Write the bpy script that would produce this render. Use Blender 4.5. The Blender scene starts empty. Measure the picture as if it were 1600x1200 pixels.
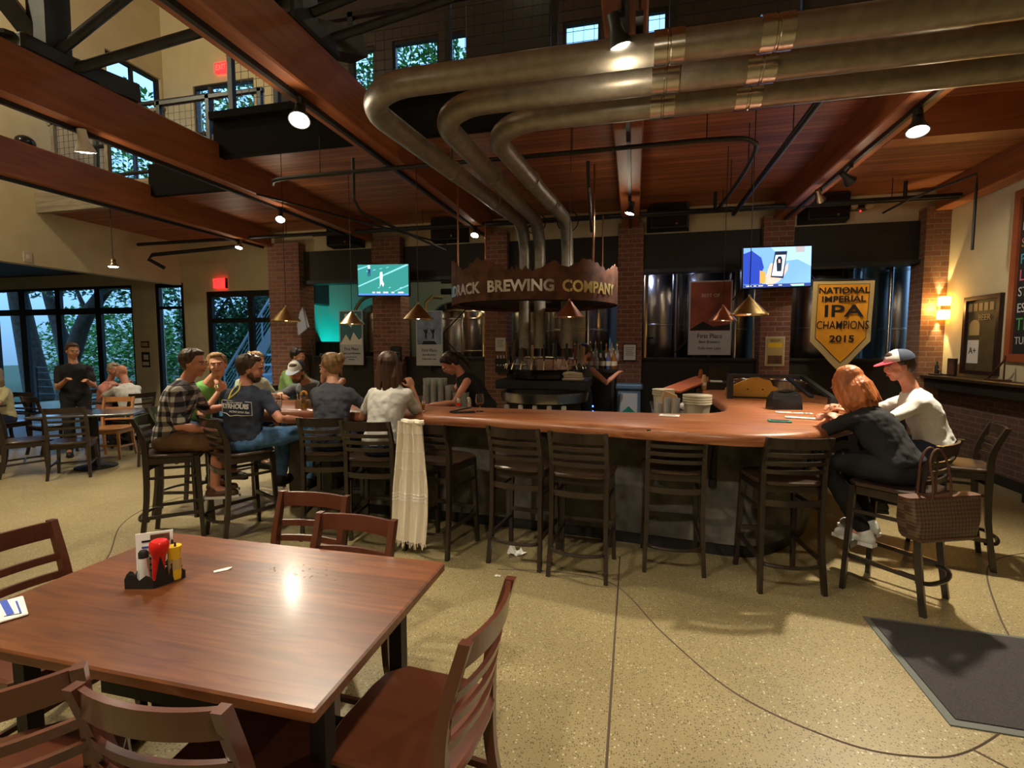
import bpy, bmesh, math, random
from mathutils import Vector, Matrix, Euler
from math import pi, sin, cos, radians as rad
random.seed(7)
S = bpy.context.scene
COL = S.collection

# ------------------------------------------------------------------ camera
F = 780.0
cam_d = bpy.data.cameras.new('camera'); cam = bpy.data.objects.new('camera', cam_d); COL.objects.link(cam)
cam_d.sensor_width = 36; cam_d.lens = 36 * F / 1600.0; cam_d.clip_start = 0.05; cam_d.clip_end = 200
cam.location = (0, 0, 1.65)
cam.rotation_euler = (rad(90) - math.atan(59 / F), 0, math.atan(190 / math.hypot(F, 59)))
S.camera = cam
# ------------------------------------------------------------------ exposure, sky
S.view_settings.view_transform = 'Standard'; S.view_settings.look = 'None'
S.view_settings.exposure = 1.12; S.view_settings.gamma = 1.0; S.view_settings.use_curve_mapping = False
W = bpy.data.worlds.new('world'); S.world = W; W.use_nodes = True
wn = W.node_tree.nodes; wl = W.node_tree.links
bg = wn['Background']; bg.inputs['Strength'].default_value = 1.35
tc = wn.new('ShaderNodeTexCoord'); sx = wn.new('ShaderNodeSeparateXYZ'); cr = wn.new('ShaderNodeValToRGB')
cr.color_ramp.elements[0].position = 0.45; cr.color_ramp.elements[0].color = (.04, .07, .08, 1)
cr.color_ramp.elements[1].position = 0.62; cr.color_ramp.elements[1].color = (.24, .50, .95, 1)
mr = wn.new('ShaderNodeMapRange'); mr.inputs[1].default_value = -1; mr.inputs[2].default_value = 1
wl.new(tc.outputs['Generated'], sx.inputs[0]); wl.new(sx.outputs[2], mr.inputs[0]); wl.new(mr.outputs[0], cr.inputs[0]); wl.new(cr.outputs[0], bg.inputs[0])

# ------------------------------------------------------------------ lights (lamp heads are built round these further down)
WARM = (1.0, .80, .52)
def light(name, typ, loc, energy, color=WARM, target=None, size=.05, spot=100, blend=.6, **k):
    d = bpy.data.lights.new(name, typ); d.energy = energy; d.color = color
    if typ == 'AREA': d.size = size; d.shape = 'DISK'
    else: d.shadow_soft_size = size
    if typ == 'SPOT': d.spot_size = rad(spot); d.spot_blend = blend
    o = bpy.data.objects.new(name, d); COL.objects.link(o); o.location = loc
    if target is not None:
        o.rotation_euler = (Vector(target) - Vector(loc)).to_track_quat('-Z', 'Y').to_euler()
    return o
# (head position, aim point, watts, cone, kind, label)
TRACK = [
 ((-.1, 2.98, 3.30), (.7, 3.3, 0), 95, 105, 'white track lamp on the middle beam, big and bright above the front pipe'),
 ((-2.47, 3.40, 3.34), (-1.9, 2.2, .7), 125, 100, 'white track lamp on the orange beam, first one left of the big pipe bends'),
 ((-4.74, 3.54, 3.36), (-5.2, 4.4, 0), 150, 110, 'track lamp seen in front of the pale wire railing'),
 ((2.14, 4.70, 3.33), (1.8, 3.7, .0), 300, 100, 'white track lamp on the beam by the cream wall, over the couple'),
 ((-4.74, 6.05, 3.38), (-3.9, 4.5, .9), 100, 105, 'bright track lamp above the brick pillar by the glass door'),
 ((-6.88, 7.66, 3.40), (-6.8, 6.4, 0), 70, 110, 'small track lamp in front of the cream wall above the glass door'),
 ((-.08, 6.55, 3.30), (-.7, 6.4, 1), 75, 110, 'small bright track lamp in front of the top of the middle brick pillar'),
 ((-2.48, 7.7, 3.40), (-2.5, 6.3, 1), 14, 100, 'small track lamp behind the bar ceiling pipes near the black speaker'),
 ((2.10, 6.71, 3.36), (2.9, 8.0, 2.0), 30, 60, 'tilted track lamp aimed at the yellow champions banner'),
 ((-2.42, .55, 3.32), (-1.6, 1.4, .5), 120, 110, None),  # unlabelled heads from here on are added to fill the room with light
 ((.1, .3, 3.32), (.4, 1.2, 0), 110, 110, None),
 ((-6.9, 3.2, 3.32), (-7.0, 3.6, 0), 90, 115, None),
 ((2.12, 5.9, 3.32), (3.9, 7.0, 2.0), 45, 75, None),
]
for i, (p, t, e, c, lab) in enumerate(TRACK):
    dv = (Vector(t) - Vector(p)).normalized()
    light('track_lamp_light', 'SPOT', tuple(Vector(p) + dv * .02), e, (1, .87, .66) if i != 6 else (1, .9, .8), t, .06, c, .75)
    light('track_lamp_added_spill', 'POINT', tuple(Vector(p) + dv * .10 + Vector((0, 0, -.03))), min(e * .032, 3.0), (1, .82, .58), None, .06)  # added point light at each head, brightens beams and ceiling
light('pendant_light', 'SPOT', (-8.2, 6.44, 2.93), 55, (1, .88, .7), (-8.2, 6.44, 0), .05, 120, .8)
for p_, e_ in (((-8.3, 3.4, 6.9), 420), ((-8.3, .6, 6.6), 260), ((-5.8, 7.2, 6.9), 40), ((-1.5, 6.9, 6.9), 30), ((3.4, 5.0, 6.6), 90)):
    light('upstairs_fill_light', 'POINT', p_, e_ * .27, (1, .88, .60), None, .09)  # added lights that brighten the upstairs walls and roof
light('sconce_up_light', 'SPOT', (4.20, 8.38, 2.375), 16, (1, .70, .28), (4.235, 8.36, 3.5), .02, 48, .3)
light('sconce_down_light', 'SPOT', (4.20, 8.38, 2.005), 16, (1, .70, .28), (4.235, 8.36, 1.0), .02, 48, .3)
light('sconce_glow', 'POINT', (4.12, 8.33, 2.19), 5, (1, .55, .15), None, .05)
light('brewery_cyan_light', 'SPOT', (-6.1, 10.3, 1.3), 42, (.0, .95, .85), (-6.95, 10.4, 2.5), .1, 120, .8)
light('brewery_warm_light', 'POINT', (3.3, 9.6, 2.9), 24, (1, .62, .25), None, .12)
light('brewery_work_light', 'POINT', (-2.6, 9.7, 3.2), 26, (1, .8, .45), None, .12)
light('brewery_blue_light', 'POINT', (-.2, 9.5, 3.0), 9, (.45, .55, 1), None, .08)

# ------------------------------------------------------------------ materials
MATS = {}
def _nt(name):
    m = bpy.data.materials.new(name); m.use_nodes = True; n = m.node_tree.nodes; l = m.node_tree.links
    return m, n, l, n['Principled BSDF']
def pm(name, col, rough=.6, metal=0, emit=None, es=1, noise=.0, nscale=8, bump=0, bscale=40, trans=0, coat=0, alpha=1, stretch=None, spec=.5, ior=1.45):
    if name in MATS: return MATS[name]
    m, n, l, b = _nt(name)
    b.inputs['Base Color'].default_value = (*col, 1); b.inputs['Roughness'].default_value = rough
    b.inputs['Metallic'].default_value = metal; b.inputs['Specular IOR Level'].default_value = spec; b.inputs['IOR'].default_value = ior
    b.inputs['Transmission Weight'].default_value = trans; b.inputs['Coat Weight'].default_value = coat; b.inputs['Coat Roughness'].default_value = .12
    if alpha < 1: b.inputs['Alpha'].default_value = alpha
    if emit: b.inputs['Emission Color'].default_value = (*emit, 1); b.inputs['Emission Strength'].default_value = es
    if noise or bump:
        t = n.new('ShaderNodeTexCoord'); mp = n.new('ShaderNodeMapping'); l.new(t.outputs['Object'], mp.inputs[0])
        if stretch: mp.inputs['Scale'].default_value = stretch
    if noise:
        nz = n.new('ShaderNodeTexNoise'); nz.inputs['Scale'].default_value = nscale; nz.inputs['Detail'].default_value = 5
        l.new(mp.outputs[0], nz.inputs['Vector'])
        r = n.new('ShaderNodeValToRGB'); r.color_ramp.elements[0].position = .3; r.color_ramp.elements[1].position = .7
        r.color_ramp.elements[0].color = (*[c * (1 - noise) for c in col], 1); r.color_ramp.elements[1].color = (*[min(1, c * (1 + noise)) for c in col], 1)
        l.new(nz.outputs[0], r.inputs[0]); l.new(r.outputs[0], b.inputs['Base Color'])
    if bump:
        nb = n.new('ShaderNodeTexNoise'); nb.inputs['Scale'].default_value = bscale; nb.inputs['Detail'].default_value = 4
        l.new(mp.outputs[0], nb.inputs['Vector']); bp = n.new('ShaderNodeBump'); bp.inputs['Strength'].default_value = bump; bp.inputs['Distance'].default_value = .01
        l.new(nb.outputs[0], bp.inputs['Height']); l.new(bp.outputs[0], b.inputs['Normal'])
    MATS[name] = m; return m
def wood(name, dark, light_, rough=.35, axis=0, scale=1.0, coat=0.0, plank=0, gap=(.02, .01, .005), grain=1.0):
    """grain runs along local axis 0/1/2; plank = board width across (0 = none)"""
    if name in MATS: return MATS[name]
    m, n, l, b = _nt(name)
    t = n.new('ShaderNodeTexCoord'); mp = n.new('ShaderNodeMapping'); l.new(t.outputs['Object'], mp.inputs[0])
    sc = [9 * scale] * 3; sc[axis] = .9 * scale; mp.inputs['Scale'].default_value = sc
    nz = n.new('ShaderNodeTexNoise'); nz.inputs['Scale'].default_value = 1.3; nz.inputs['Detail'].default_value = 7; nz.inputs['Distortion'].default_value = 1.2 * grain
    l.new(mp.outputs[0], nz.inputs['Vector'])
    r = n.new('ShaderNodeValToRGB'); r.color_ramp.elements[0].position = .32; r.color_ramp.elements[1].position = .68
    r.color_ramp.elements[0].color = (*dark, 1); r.color_ramp.elements[1].color = (*light_, 1)
    l.new(nz.outputs[0], r.inputs[0]); out = r.outputs[0]
    if plank:
        sp = n.new('ShaderNodeSeparateXYZ'); l.new(t.outputs['Object'], sp.inputs[0])
        ax = 1 if axis == 0 else 0
        dv = n.new('ShaderNodeMath'); dv.operation = 'DIVIDE'; dv.inputs[1].default_value = plank; l.new(sp.outputs[ax], dv.inputs[0])
        fr = n.new('ShaderNodeMath'); fr.operation = 'FRACT'; l.new(dv.outputs[0], fr.inputs[0])
        lt = n.new('ShaderNodeMath'); lt.operation = 'LESS_THAN'; lt.inputs[1].default_value = .07; l.new(fr.outputs[0], lt.inputs[0])
        fl = n.new('ShaderNodeMath'); fl.operation = 'FLOOR'; l.new(dv.outputs[0], fl.inputs[0])
        wn_ = n.new('ShaderNodeTexWhiteNoise'); wn_.noise_dimensions = '1D'; l.new(fl.outputs[0], wn_.inputs['W'])
        m2 = n.new('ShaderNodeMapRange'); m2.inputs[3].default_value = .7; m2.inputs[4].default_value = 1.2; l.new(wn_.outputs[0], m2.inputs[0])
        mul = n.new('ShaderNodeVectorMath'); mul.operation = 'SCALE'; l.new(out, mul.inputs[0]); l.new(m2.outputs[0], mul.inputs['Scale'])
        mx = n.new('ShaderNodeMix'); mx.data_type = 'RGBA'; l.new(lt.outputs[0], mx.inputs[0]); l.new(mul.outputs[0], mx.inputs[6]); mx.inputs[7].default_value = (*gap, 1)
        out = mx.outputs[2]
    l.new(out, b.inputs['Base Color']); b.inputs['Roughness'].default_value = rough; b.inputs['Coat Weight'].default_value = coat; b.inputs['Coat Roughness'].default_value = .15
    bp = n.new('ShaderNodeBump'); bp.inputs['Strength'].default_value = .12; bp.inputs['Distance'].default_value = .004; l.new(nz.outputs[0], bp.inputs['Height']); l.new(bp.outputs[0], b.inputs['Normal'])
    MATS[name] = m; return m
def brick(name, c1, c2, mortar, bw=.21, bh=.075):
    if name in MATS: return MATS[name]
    m, n, l, b = _nt(name)
    t = n.new('ShaderNodeTexCoord'); bt = n.new('ShaderNodeTexBrick'); bt.inputs['Scale'].default_value = 1
    bt.inputs['Brick Width'].default_value = bw; bt.inputs['Row Height'].default_value = bh; bt.inputs['Mortar Size'].default_value = .007; bt.inputs['Mortar Smooth'].default_value = .2
    bt.inputs['Color1'].default_value = (*c1, 1); bt.inputs['Color2'].default_value = (*c2, 1); bt.inputs['Mortar'].default_value = (*mortar, 1)
    l.new(t.outputs['UV'], bt.inputs['Vector'])
    nz = n.new('ShaderNodeTexNoise'); nz.inputs['Scale'].default_value = 30; l.new(t.outputs['Object'], nz.inputs['Vector'])
    mx = n.new('ShaderNodeMix'); mx.data_type = 'RGBA'; mx.blend_type = 'MULTIPLY'; mx.inputs[0].default_value = .5
    l.new(bt.outputs[0], mx.inputs[6]); l.new(nz.outputs[0], mx.inputs[7]); l.new(mx.outputs[2], b.inputs['Base Color'])
    b.inputs['Roughness'].default_value = .85
    iv = n.new('ShaderNodeMath'); iv.operation = 'SUBTRACT'; iv.inputs[0].default_value = 1; l.new(bt.outputs['Fac'], iv.inputs[1])
    bp = n.new('ShaderNodeBump'); bp.inputs['Strength'].default_value = .7; bp.inputs['Distance'].default_value = .01; l.new(iv.outputs[0], bp.inputs['Height']); l.new(bp.outputs[0], b.inputs['Normal'])
    MATS[name] = m; return m
def floor_mat():
    m, n, l, b = _nt('exposed aggregate concrete')
    t = n.new('ShaderNodeTexCoord')
    nz = n.new('ShaderNodeTexNoise'); nz.inputs['Scale'].default_value = 1.2; nz.inputs['Detail'].default_value = 6; l.new(t.outputs['Object'], nz.inputs['Vector'])
    r = n.new('ShaderNodeValToRGB'); r.color_ramp.elements[0].position = .3; r.color_ramp.elements[1].position = .7
    r.color_ramp.elements[0].color = (.245, .195, .095, 1); r.color_ramp.elements[1].color = (.33, .268, .135, 1); l.new(nz.outputs[0], r.inputs[0])
    out = r.outputs[0]
    for sc, th, colr in ((100, .27, (.07, .052, .025)), (60, .20, (.55, .51, .38)), (150, .28, (.14, .11, .055))):
        v = n.new('ShaderNodeTexVoronoi'); v.inputs['Scale'].default_value = sc; l.new(t.outputs['Object'], v.inputs['Vector'])
        sep = n.new('ShaderNodeSeparateColor'); l.new(v.outputs['Color'], sep.inputs[0])
        a = n.new('ShaderNodeMath'); a.operation = 'LESS_THAN'; a.inputs[1].default_value = th * (1.35 if sc < 110 else 1.2); l.new(v.outputs['Distance'], a.inputs[0])
        c = n.new('ShaderNodeMath'); c.operation = 'LESS_THAN'; c.inputs[1].default_value = .42 if sc != 60 else .2; l.new(sep.outputs[0], c.inputs[0])
        d = n.new('ShaderNodeMath'); d.operation = 'MULTIPLY'; l.new(a.outputs[0], d.inputs[0]); l.new(c.outputs[0], d.inputs[1])
        e = n.new('ShaderNodeMath'); e.operation = 'MULTIPLY'; e.inputs[1].default_value = .85; l.new(d.outputs[0], e.inputs[0])
        mx = n.new('ShaderNodeMix'); mx.data_type = 'RGBA'; l.new(e.outputs[0], mx.inputs[0]); l.new(out, mx.inputs[6]); mx.inputs[7].default_value = (*colr, 1); out = mx.outputs[2]
    l.new(out, b.inputs['Base Color']); b.inputs['Roughness'].default_value = .42; b.inputs['Specular IOR Level'].default_value = .4
    return m
def plaid():
    m, n, l, b = _nt('plaid cotton'); t = n.new('ShaderNodeTexCoord'); sp = n.new('ShaderNodeSeparateXYZ'); l.new(t.outputs['Object'], sp.inputs[0])
    a = n.new('ShaderNodeMath'); a.operation = 'ADD'; l.new(sp.outputs[0], a.inputs[0]); l.new(sp.outputs[1], a.inputs[1])
    vals = []
    for src in (a.outputs[0], sp.outputs[2]):
        d = n.new('ShaderNodeMath'); d.operation = 'MULTIPLY'; d.inputs[1].default_value = 1 / .085; l.new(src, d.inputs[0])
        f = n.new('ShaderNodeMath'); f.operation = 'FRACT'; l.new(d.outputs[0], f.inputs[0])
        g = n.new('ShaderNodeMath'); g.operation = 'GREATER_THAN'; g.inputs[1].default_value = .5; l.new(f.outputs[0], g.inputs[0]); vals.append(g)
    s = n.new('ShaderNodeMath'); s.operation = 'ADD'; l.new(vals[0].outputs[0], s.inputs[0]); l.new(vals[1].outputs[0], s.inputs[1])
    h = n.new('ShaderNodeMath'); h.operation = 'MULTIPLY'; h.inputs[1].default_value = .5; l.new(s.outputs[0], h.inputs[0])
    r = n.new('ShaderNodeValToRGB'); r.color_ramp.interpolation = 'CONSTANT'
    r.color_ramp.elements[0].color = (.55, .52, .47, 1); r.color_ramp.elements[1].position = .4; r.color_ramp.elements[1].color = (.13, .12, .12, 1)
    e = r.color_ramp.elements.new(.8); e.color = (.015, .015, .018, 1)
    l.new(h.outputs[0], r.inputs[0]); l.new(r.outputs[0], b.inputs['Base Color']); b.inputs['Roughness'].default_value = .9
    return m
def checker_mat(name, c1, c2, sc):
    m, n, l, b = _nt(name); t = n.new('ShaderNodeTexCoord'); ck = n.new('ShaderNodeTexChecker'); ck.inputs['Scale'].default_value = sc
    mp = n.new('ShaderNodeMapping'); mp.inputs['Rotation'].default_value = (0, rad(45), 0); l.new(t.outputs['Object'], mp.inputs[0]); mp.inputs['Location'].default_value = (0, .5, 0); mp.inputs['Scale'].default_value = (1, .01, 1)
    ck.inputs['Color1'].default_value = (*c1, 1); ck.inputs['Color2'].default_value = (*c2, 1); l.new(mp.outputs[0], ck.inputs['Vector']); l.new(ck.outputs[0], b.inputs['Base Color']); b.inputs['Roughness'].default_value = .4
    return m

M = dict(
 floor=floor_mat(), groove=pm('control joint', (.10, .07, .05), .8),
 plaster=pm('cream plaster', (.62, .54, .34), .9, noise=.06, nscale=3, bump=.15, bscale=60),
 brick=brick('red brick', (.34, .13, .08), (.22, .085, .06), (.36, .28, .21)),
 brickd=brick('dark brown brick', (.20, .10, .07), (.13, .07, .05), (.22, .18, .15)),
 beam=wood('oiled fir beam', (.22, .064, .020), (.32, .105, .034), .5, 1, 1.2),
 beamx=wood('oiled fir cross beam', (.20, .05, .015), (.28, .075, .022), .5, 0, 1.2),
 deck=wood('tongue and groove deck', (.24, .075, .028), (.38, .13, .05), .55, 0, .9, plank=.10),
 blackp=pm('charcoal panel', (.022, .018, .015), .6, noise=.15, nscale=4),
 steel=pm('dark steel', (.045, .05, .055), .45, .6, noise=.2),
 black=pm('black paint', (.012, .012, .012), .5), blackg=pm('black gloss', (.01, .01, .012), .2),
 galv=pm('spiral galvanised steel', (.31, .285, .235), .42, .6, noise=.18, nscale=14, bump=.05, bscale=90),
 inox=pm('brushed stainless', (.55, .52, .47), .25, 1, noise=.06, nscale=3, stretch=(1, 1, .05)),
 tank=pm('tank stainless', (.42, .40, .38), .22, 1, noise=.1, nscale=2),
 chrome=pm('chrome', (.7, .68, .62), .12, 1), brass=pm('brushed brass', (.62, .45, .20), .28, 1, noise=.1, nscale=20), copper=pm('brushed copper', (.58, .28, .17), .3, 1, noise=.1, nscale=20),
 rust=pm('rusted steel', (.135, .06, .035), .75, .25, noise=.5, nscale=7, bump=.2, bscale=60),
 bartop=wood('orange bar top', (.20, .055, .02), (.44, .17, .065), .38, 0, .7, coat=.12, grain=2.2),
 barside=pm('dark mottled bar front', (.10, .092, .08), .65, noise=.55, nscale=7, bump=.15),
 stool=wood('espresso stool wood', (.014, .009, .006), (.026, .016, .010), .32, 2, 1.5, coat=.25),
 stools=wood('espresso stool seat', (.028, .016, .010), (.055, .032, .018), .3, 1, 1.5, coat=.3),
 chair=wood('mahogany chair wood', (.070, .018, .010), (.095, .027, .013), .28, 2, 1.5, coat=.4),
 chairs=wood('mahogany chair seat', (.095, .027, .012), (.115, .034, .015), .32, 1, 1.0, coat=.25, grain=.5),
 orangew=wood('honey chair wood', (.42, .17, .05), (.55, .25, .08), .3, 2, 1.5, coat=.4),
 table=wood('stained beech table top', (.10, .027, .008), (.20, .064, .017), .36, 0, 1.5, coat=.12, grain=2.0, plank=.125, gap=(.11, .030, .009)),
 tablee=wood('stained beech table edge', (.10, .03, .014), (.17, .055, .022), .35, 0, 1.2, coat=.3),
 dtable=pm('dark grey table laminate', (.05, .047, .045), .18, coat=.3),
 white=pm('white paper', (.75, .74, .70), .7), napkin=pm('crumpled napkin', (.75, .74, .72), .9), cream=pm('cream plastic', (.62, .56, .42), .6),
 red=pm('red plastic', (.62, .015, .01), .22, coat=.3), yellow=pm('yellow plastic', (.80, .50, .02), .3, coat=.2),
 glass=pm('clear glass', (.95, .97, .97), .02, trans=1, ior=1.45), pane=pm('window pane', (.85, .93, .95), .02, trans=1, ior=1.02, spec=.3),
 beer=pm('golden beer', (.85, .50, .06), .1, trans=.6), amber=pm('amber beer', (.55, .16, .03), .1, trans=.5),
 kraft=pm('kraft cardboard', (.42, .26, .12), .8, noise=.1), winf=pm('black window frame', (.012, .011, .010), .4),
 mat=pm('charcoal entrance mat', (.045, .04, .042), .95, noise=.3, nscale=150, bump=.5, bscale=250), rubber=pm('rubber edge', (.10, .11, .10), .6),
 soil=pm('outdoor ground', (.06, .08, .03), 1, noise=.3), bark=pm('tree bark', (.070, .055, .042), .95, noise=.4, nscale=9, bump=.8, bscale=18),
 ext=pm('exterior siding', (.20, .17, .12), .9), blued=pm('galvanised stair steel', (.50, .60, .70), .5, .3),
 skin=pm('fair skin', (.62, .31, .19), .5, noise=.06, nscale=20), skin2=pm('rosy skin', (.60, .26, .17), .5, noise=.06), skin3=pm('tanned skin', (.48, .22, .12), .5, noise=.06),
 lip=pm('lips', (.42, .10, .08), .45), eye=pm('eye white', (.75, .73, .70), .2), iris=pm('iris', (.03, .02, .015), .2), brow=pm('brow hair', (.10, .05, .025), .8),
 hbrown=pm('brown hair', (.060, .032, .016), .42, noise=.5, nscale=30, bump=.7, bscale=55, stretch=(1, 1, .2)),
 hdark=pm('dark hair', (.020, .012, .008), .35, noise=.4, nscale=30, bump=.7, bscale=55, stretch=(1, 1, .15)),
 hblond=pm('dark blond hair', (.26, .15, .06), .45, noise=.5, nscale=30, bump=.7, bscale=55, stretch=(1, 1, .3)),
 hginger=pm('auburn hair', (.42, .13, .035), .45, noise=.4, nscale=26, bump=.7, bscale=55, stretch=(1, 1, .12)),
 hgrey=pm('grey blond hair', (.36, .28, .18), .6, noise=.3, bump=.6),
 hlong=pm('long brown hair', (.055, .024, .012), .33, noise=.5, nscale=30, bump=.8, bscale=60, stretch=(1, 1, .1)),
 navy=pm('navy cotton', (.035, .045, .075), .9, noise=.15, bump=.6, bscale=9), charc=pm('charcoal knit', (.055, .058, .075), .9, noise=.15, bump=.8, bscale=9, stretch=(.6, .6, 2.2)),
 lgrey=pm('pale grey cotton', (.55, .54, .50), .9, noise=.05, bump=.7, bscale=9, stretch=(.7, .7, 2)), green=pm('green cotton', (.15, .42, .10), .9, noise=.1, bump=.5, bscale=9),
 olive=pm('sage green cotton', (.18, .30, .10), .9, noise=.1, bump=.5, bscale=9), mint=pm('pale mint cotton', (.42, .50, .40), .9, bump=.5, bscale=9),
 blackc=pm('black cotton', (.012, .012, .014), .9, noise=.2, bump=.6, bscale=9), whitec=pm('white cotton', (.66, .66, .62), .9, bump=.9, bscale=10),
 greyc=pm('slate cotton', (.11, .12, .13), .9, noise=.2, bump=.6, bscale=9), pinkc=pm('pink cotton', (.55, .22, .18), .9), yel=pm('pale yellow cotton', (.6, .55, .3), .9),
 jeans=pm('blue denim', (.075, .18, .36), .9, noise=.3, nscale=18, bump=.4), djean=pm('dark denim', (.02, .03, .06), .9, noise=.2), khaki=pm('brown canvas', (.14, .075, .035), .9, noise=.2, bump=.4),
 plaid=plaid(), bag=checker_mat('checkered bag canvas', (.060, .032, .020), (.135, .082, .05), 62), leather=pm('brown leather', (.10, .04, .022), .5), linen=pm('cream linen', (.70, .63, .50), .95, noise=.05, nscale=40, bump=.6, bscale=14, stretch=(3, 3, .6)),
 chalk=pm('chalkboard', (.018, .019, .018), .8), frame=wood('red wood frame', (.28, .07, .025), (.36, .10, .04), .4, 2), exitred=pm('exit red', (.5, .0, .0), .4, emit=(1, .02, .02), es=1.6),
 bulb=pm('lamp face', (1, .95, .85), .3, emit=(1, .93, .80), es=28), sconceg=pm('sconce glass', (1, .7, .2), .3, emit=(1, .50, .06), es=7),
 bluesh=pm('blue plastic', (.05, .10, .5), .4), teal=pm('teal plastic', (.02, .25, .20), .4), goldc=pm('gold banner cloth', (.72, .30, .015), .85, noise=.12, nscale=5), bannerb=pm('banner border', (.50, .36, .15), .85),
 ink=pm('black ink', (.010, .010, .010), .7), chalkw=pm('white chalk', (.7, .7, .68), .9), tomato=pm('orange peel', (.85, .38, .02), .5), cheese=pm('yellow foam', (.75, .48, .10), .7, noise=.1),
 posterb=pm('poster pale', (.50, .52, .58), .7), steelb=pm('blue steel door', (.12, .22, .36), .4, .3),
)

# ------------------------------------------------------------------ mesh builder
class MB:
    def __init__(s): s.v = []; s.f = []
    def add(s, vs, fs):
        o = len(s.v); s.v += [tuple(p) for p in vs]; s.f += [tuple(i + o for i in f) for f in fs]; return s
    def box(s, a, b, bev=0):
        x0, y0, z0 = [min(a[i], b[i]) for i in range(3)]; x1, y1, z1 = [max(a[i], b[i]) for i in range(3)]
        if bev:
            e = min(bev, (x1 - x0) / 2.01, (y1 - y0) / 2.01, (z1 - z0) / 2.01)
            rings = []
            for z, i in ((z0, e), (z0 + e, 0), (z1 - e, 0), (z1, e)):
                a0, a1, b0, b1 = x0 + i, x1 - i, y0 + i, y1 - i; c = e if i == 0 else e * .4
                rings.append([(a0 + c, b0, z), (a1 - c, b0, z), (a1, b0 + c, z), (a1, b1 - c, z), (a1 - c, b1, z), (a0 + c, b1, z), (a0, b1 - c, z), (a0, b0 + c, z)])
            return s.loft(rings)
        return s.add([(x0, y0, z0), (x1, y0, z0), (x1, y1, z0), (x0, y1, z0), (x0, y0, z1), (x1, y0, z1), (x1, y1, z1), (x0, y1, z1)],
                     [(0, 3, 2, 1), (4, 5, 6, 7), (0, 1, 5, 4), (1, 2, 6, 5), (2, 3, 7, 6), (3, 0, 4, 7)])
    def loft(s, rings, cap=True, closed=False):
        n = len(rings[0]); o = len(s.v)
        for r in rings: s.v += [tuple(p) for p in r]
        m = len(rings)
        for j in range(m if closed else m - 1):
            k = (j + 1) % m
            for i in range(n):
                i2 = (i + 1) % n; s.f.append((o + j * n + i, o + j * n + i2, o + k * n + i2, o + k * n + i))
        if cap and not closed:
            s.f.append(tuple(o + i for i in reversed(range(n)))); s.f.append(tuple(o + (m - 1) * n + i for i in range(n)))
        return s
    def tube(s, pts, r, seg=10, cap=True, flat=None, up=(0, 0, 1)):
        pts = [Vector(p) for p in pts]; n = len(pts); rs = r if isinstance(r, (list, tuple)) else [r] * n
        rings = []; last = None
        for i, p in enumerate(pts):
            t = (pts[min(i + 1, n - 1)] - pts[max(i - 1, 0)]).normalized()
            if last is None:
                u = Vector(up); 
                if abs(t.dot(u)) > .95: u = Vector((1, 0, 0))
                a = t.cross(u).normalized()
            else: a = (last - t * last.dot(t)).normalized()
            last = a; b = t.cross(a)
            fl = flat if flat else 1
            rings.append([p + a * (rs[i] * cos(2 * pi * k / seg)) + b * (rs[i] * fl * sin(2 * pi * k / seg)) for k in range(seg)])
        # outward winding
        return s.loft(rings, cap)
    def bar(s, p, q, w, h, up=(0, 0, 1)):
        p, q = Vector(p), Vector(q); t = (q - p).normalized(); u = Vector(up)
        if abs(t.dot(u)) > .98: u = Vector((0, 1, 0))
        a = t.cross(u).normalized() * w / 2; b = a.cross(t).normalized() * h / 2
        return s.loft([[x - a - b, x + a - b, x + a + b, x - a + b] for x in (p, q)])
    def lathe(s, prof, c=(0, 0, 0), seg=24, cap=True):
        return s.loft([[(c[0] + r * cos(2 * pi * k / seg), c[1] + r * sin(2 * pi * k / seg), c[2] + z) for k in range(seg)] for r, z in prof], cap)
    def ell(s, c, r, seg=14, rot=None, rings=9):
        R = rot or Matrix.Identity(3); c = Vector(c)
        rr = []
        for j in range(rings + 1):
            a = -pi / 2 + pi * j / rings; a = max(-pi / 2 + .12, min(pi / 2 - .12, a))
            rr.append([c + R @ Vector((r[0] * cos(a) * cos(2 * pi * k / seg), r[1] * cos(a) * sin(2 * pi * k / seg), r[2] * sin(a))) for k in range(seg)])
        return s.loft(rr)
    def prism(s, pts, z0, z1):
        n = len(pts)
        a = sum(pts[i][0] * pts[(i + 1) % n][1] - pts[(i + 1) % n][0] * pts[i][1] for i in range(n))
        if a < 0: pts = pts[::-1]
        return s.loft([[(x, y, z0) for x, y in pts], [(x, y, z1) for x, y in pts]])
    def xform(s, m, start=0):
        s.v = s.v[:start] + [tuple(m @ Vector(p)) for p in s.v[start:]]; return s
    def build(s, name, mat, parent=None, smooth=False, label=None, uv=True, auto=True):
        me = bpy.data.meshes.new(name); me.from_pydata(s.v, [], s.f); me.update()
        bm = bmesh.new(); bm.from_mesh(me); bmesh.ops.recalc_face_normals(bm, faces=bm.faces[:])
        if uv:
            L = bm.loops.layers.uv.new('UVMap')
            for f in bm.faces:
                nx, ny, nz = map(abs, f.normal)
                for lp in f.loops:
                    x, y, z = lp.vert.co
                    lp[L].uv = (y, z) if nx > max(ny, nz) else ((x, z) if ny >= nz else (x, y))
        bm.to_mesh(me); bm.free()
        o = bpy.data.objects.new(name, me); COL.objects.link(o)
        for m in (mat if isinstance(mat, (list, tuple)) else [mat]): me.materials.append(M[m] if isinstance(m, str) else m)
        if smooth:
            for p in me.polygons: p.use_smooth = True
            if auto:
                try: me.set_sharp_from_angle(angle=rad(40))
                except Exception: pass
        if parent: o.parent = parent
        if label: o['label'] = label
        return o
def tag(o, label, cat, group=None):
    o['label'] = label; o['category'] = cat
    if group: o['group'] = group
    return o
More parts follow.
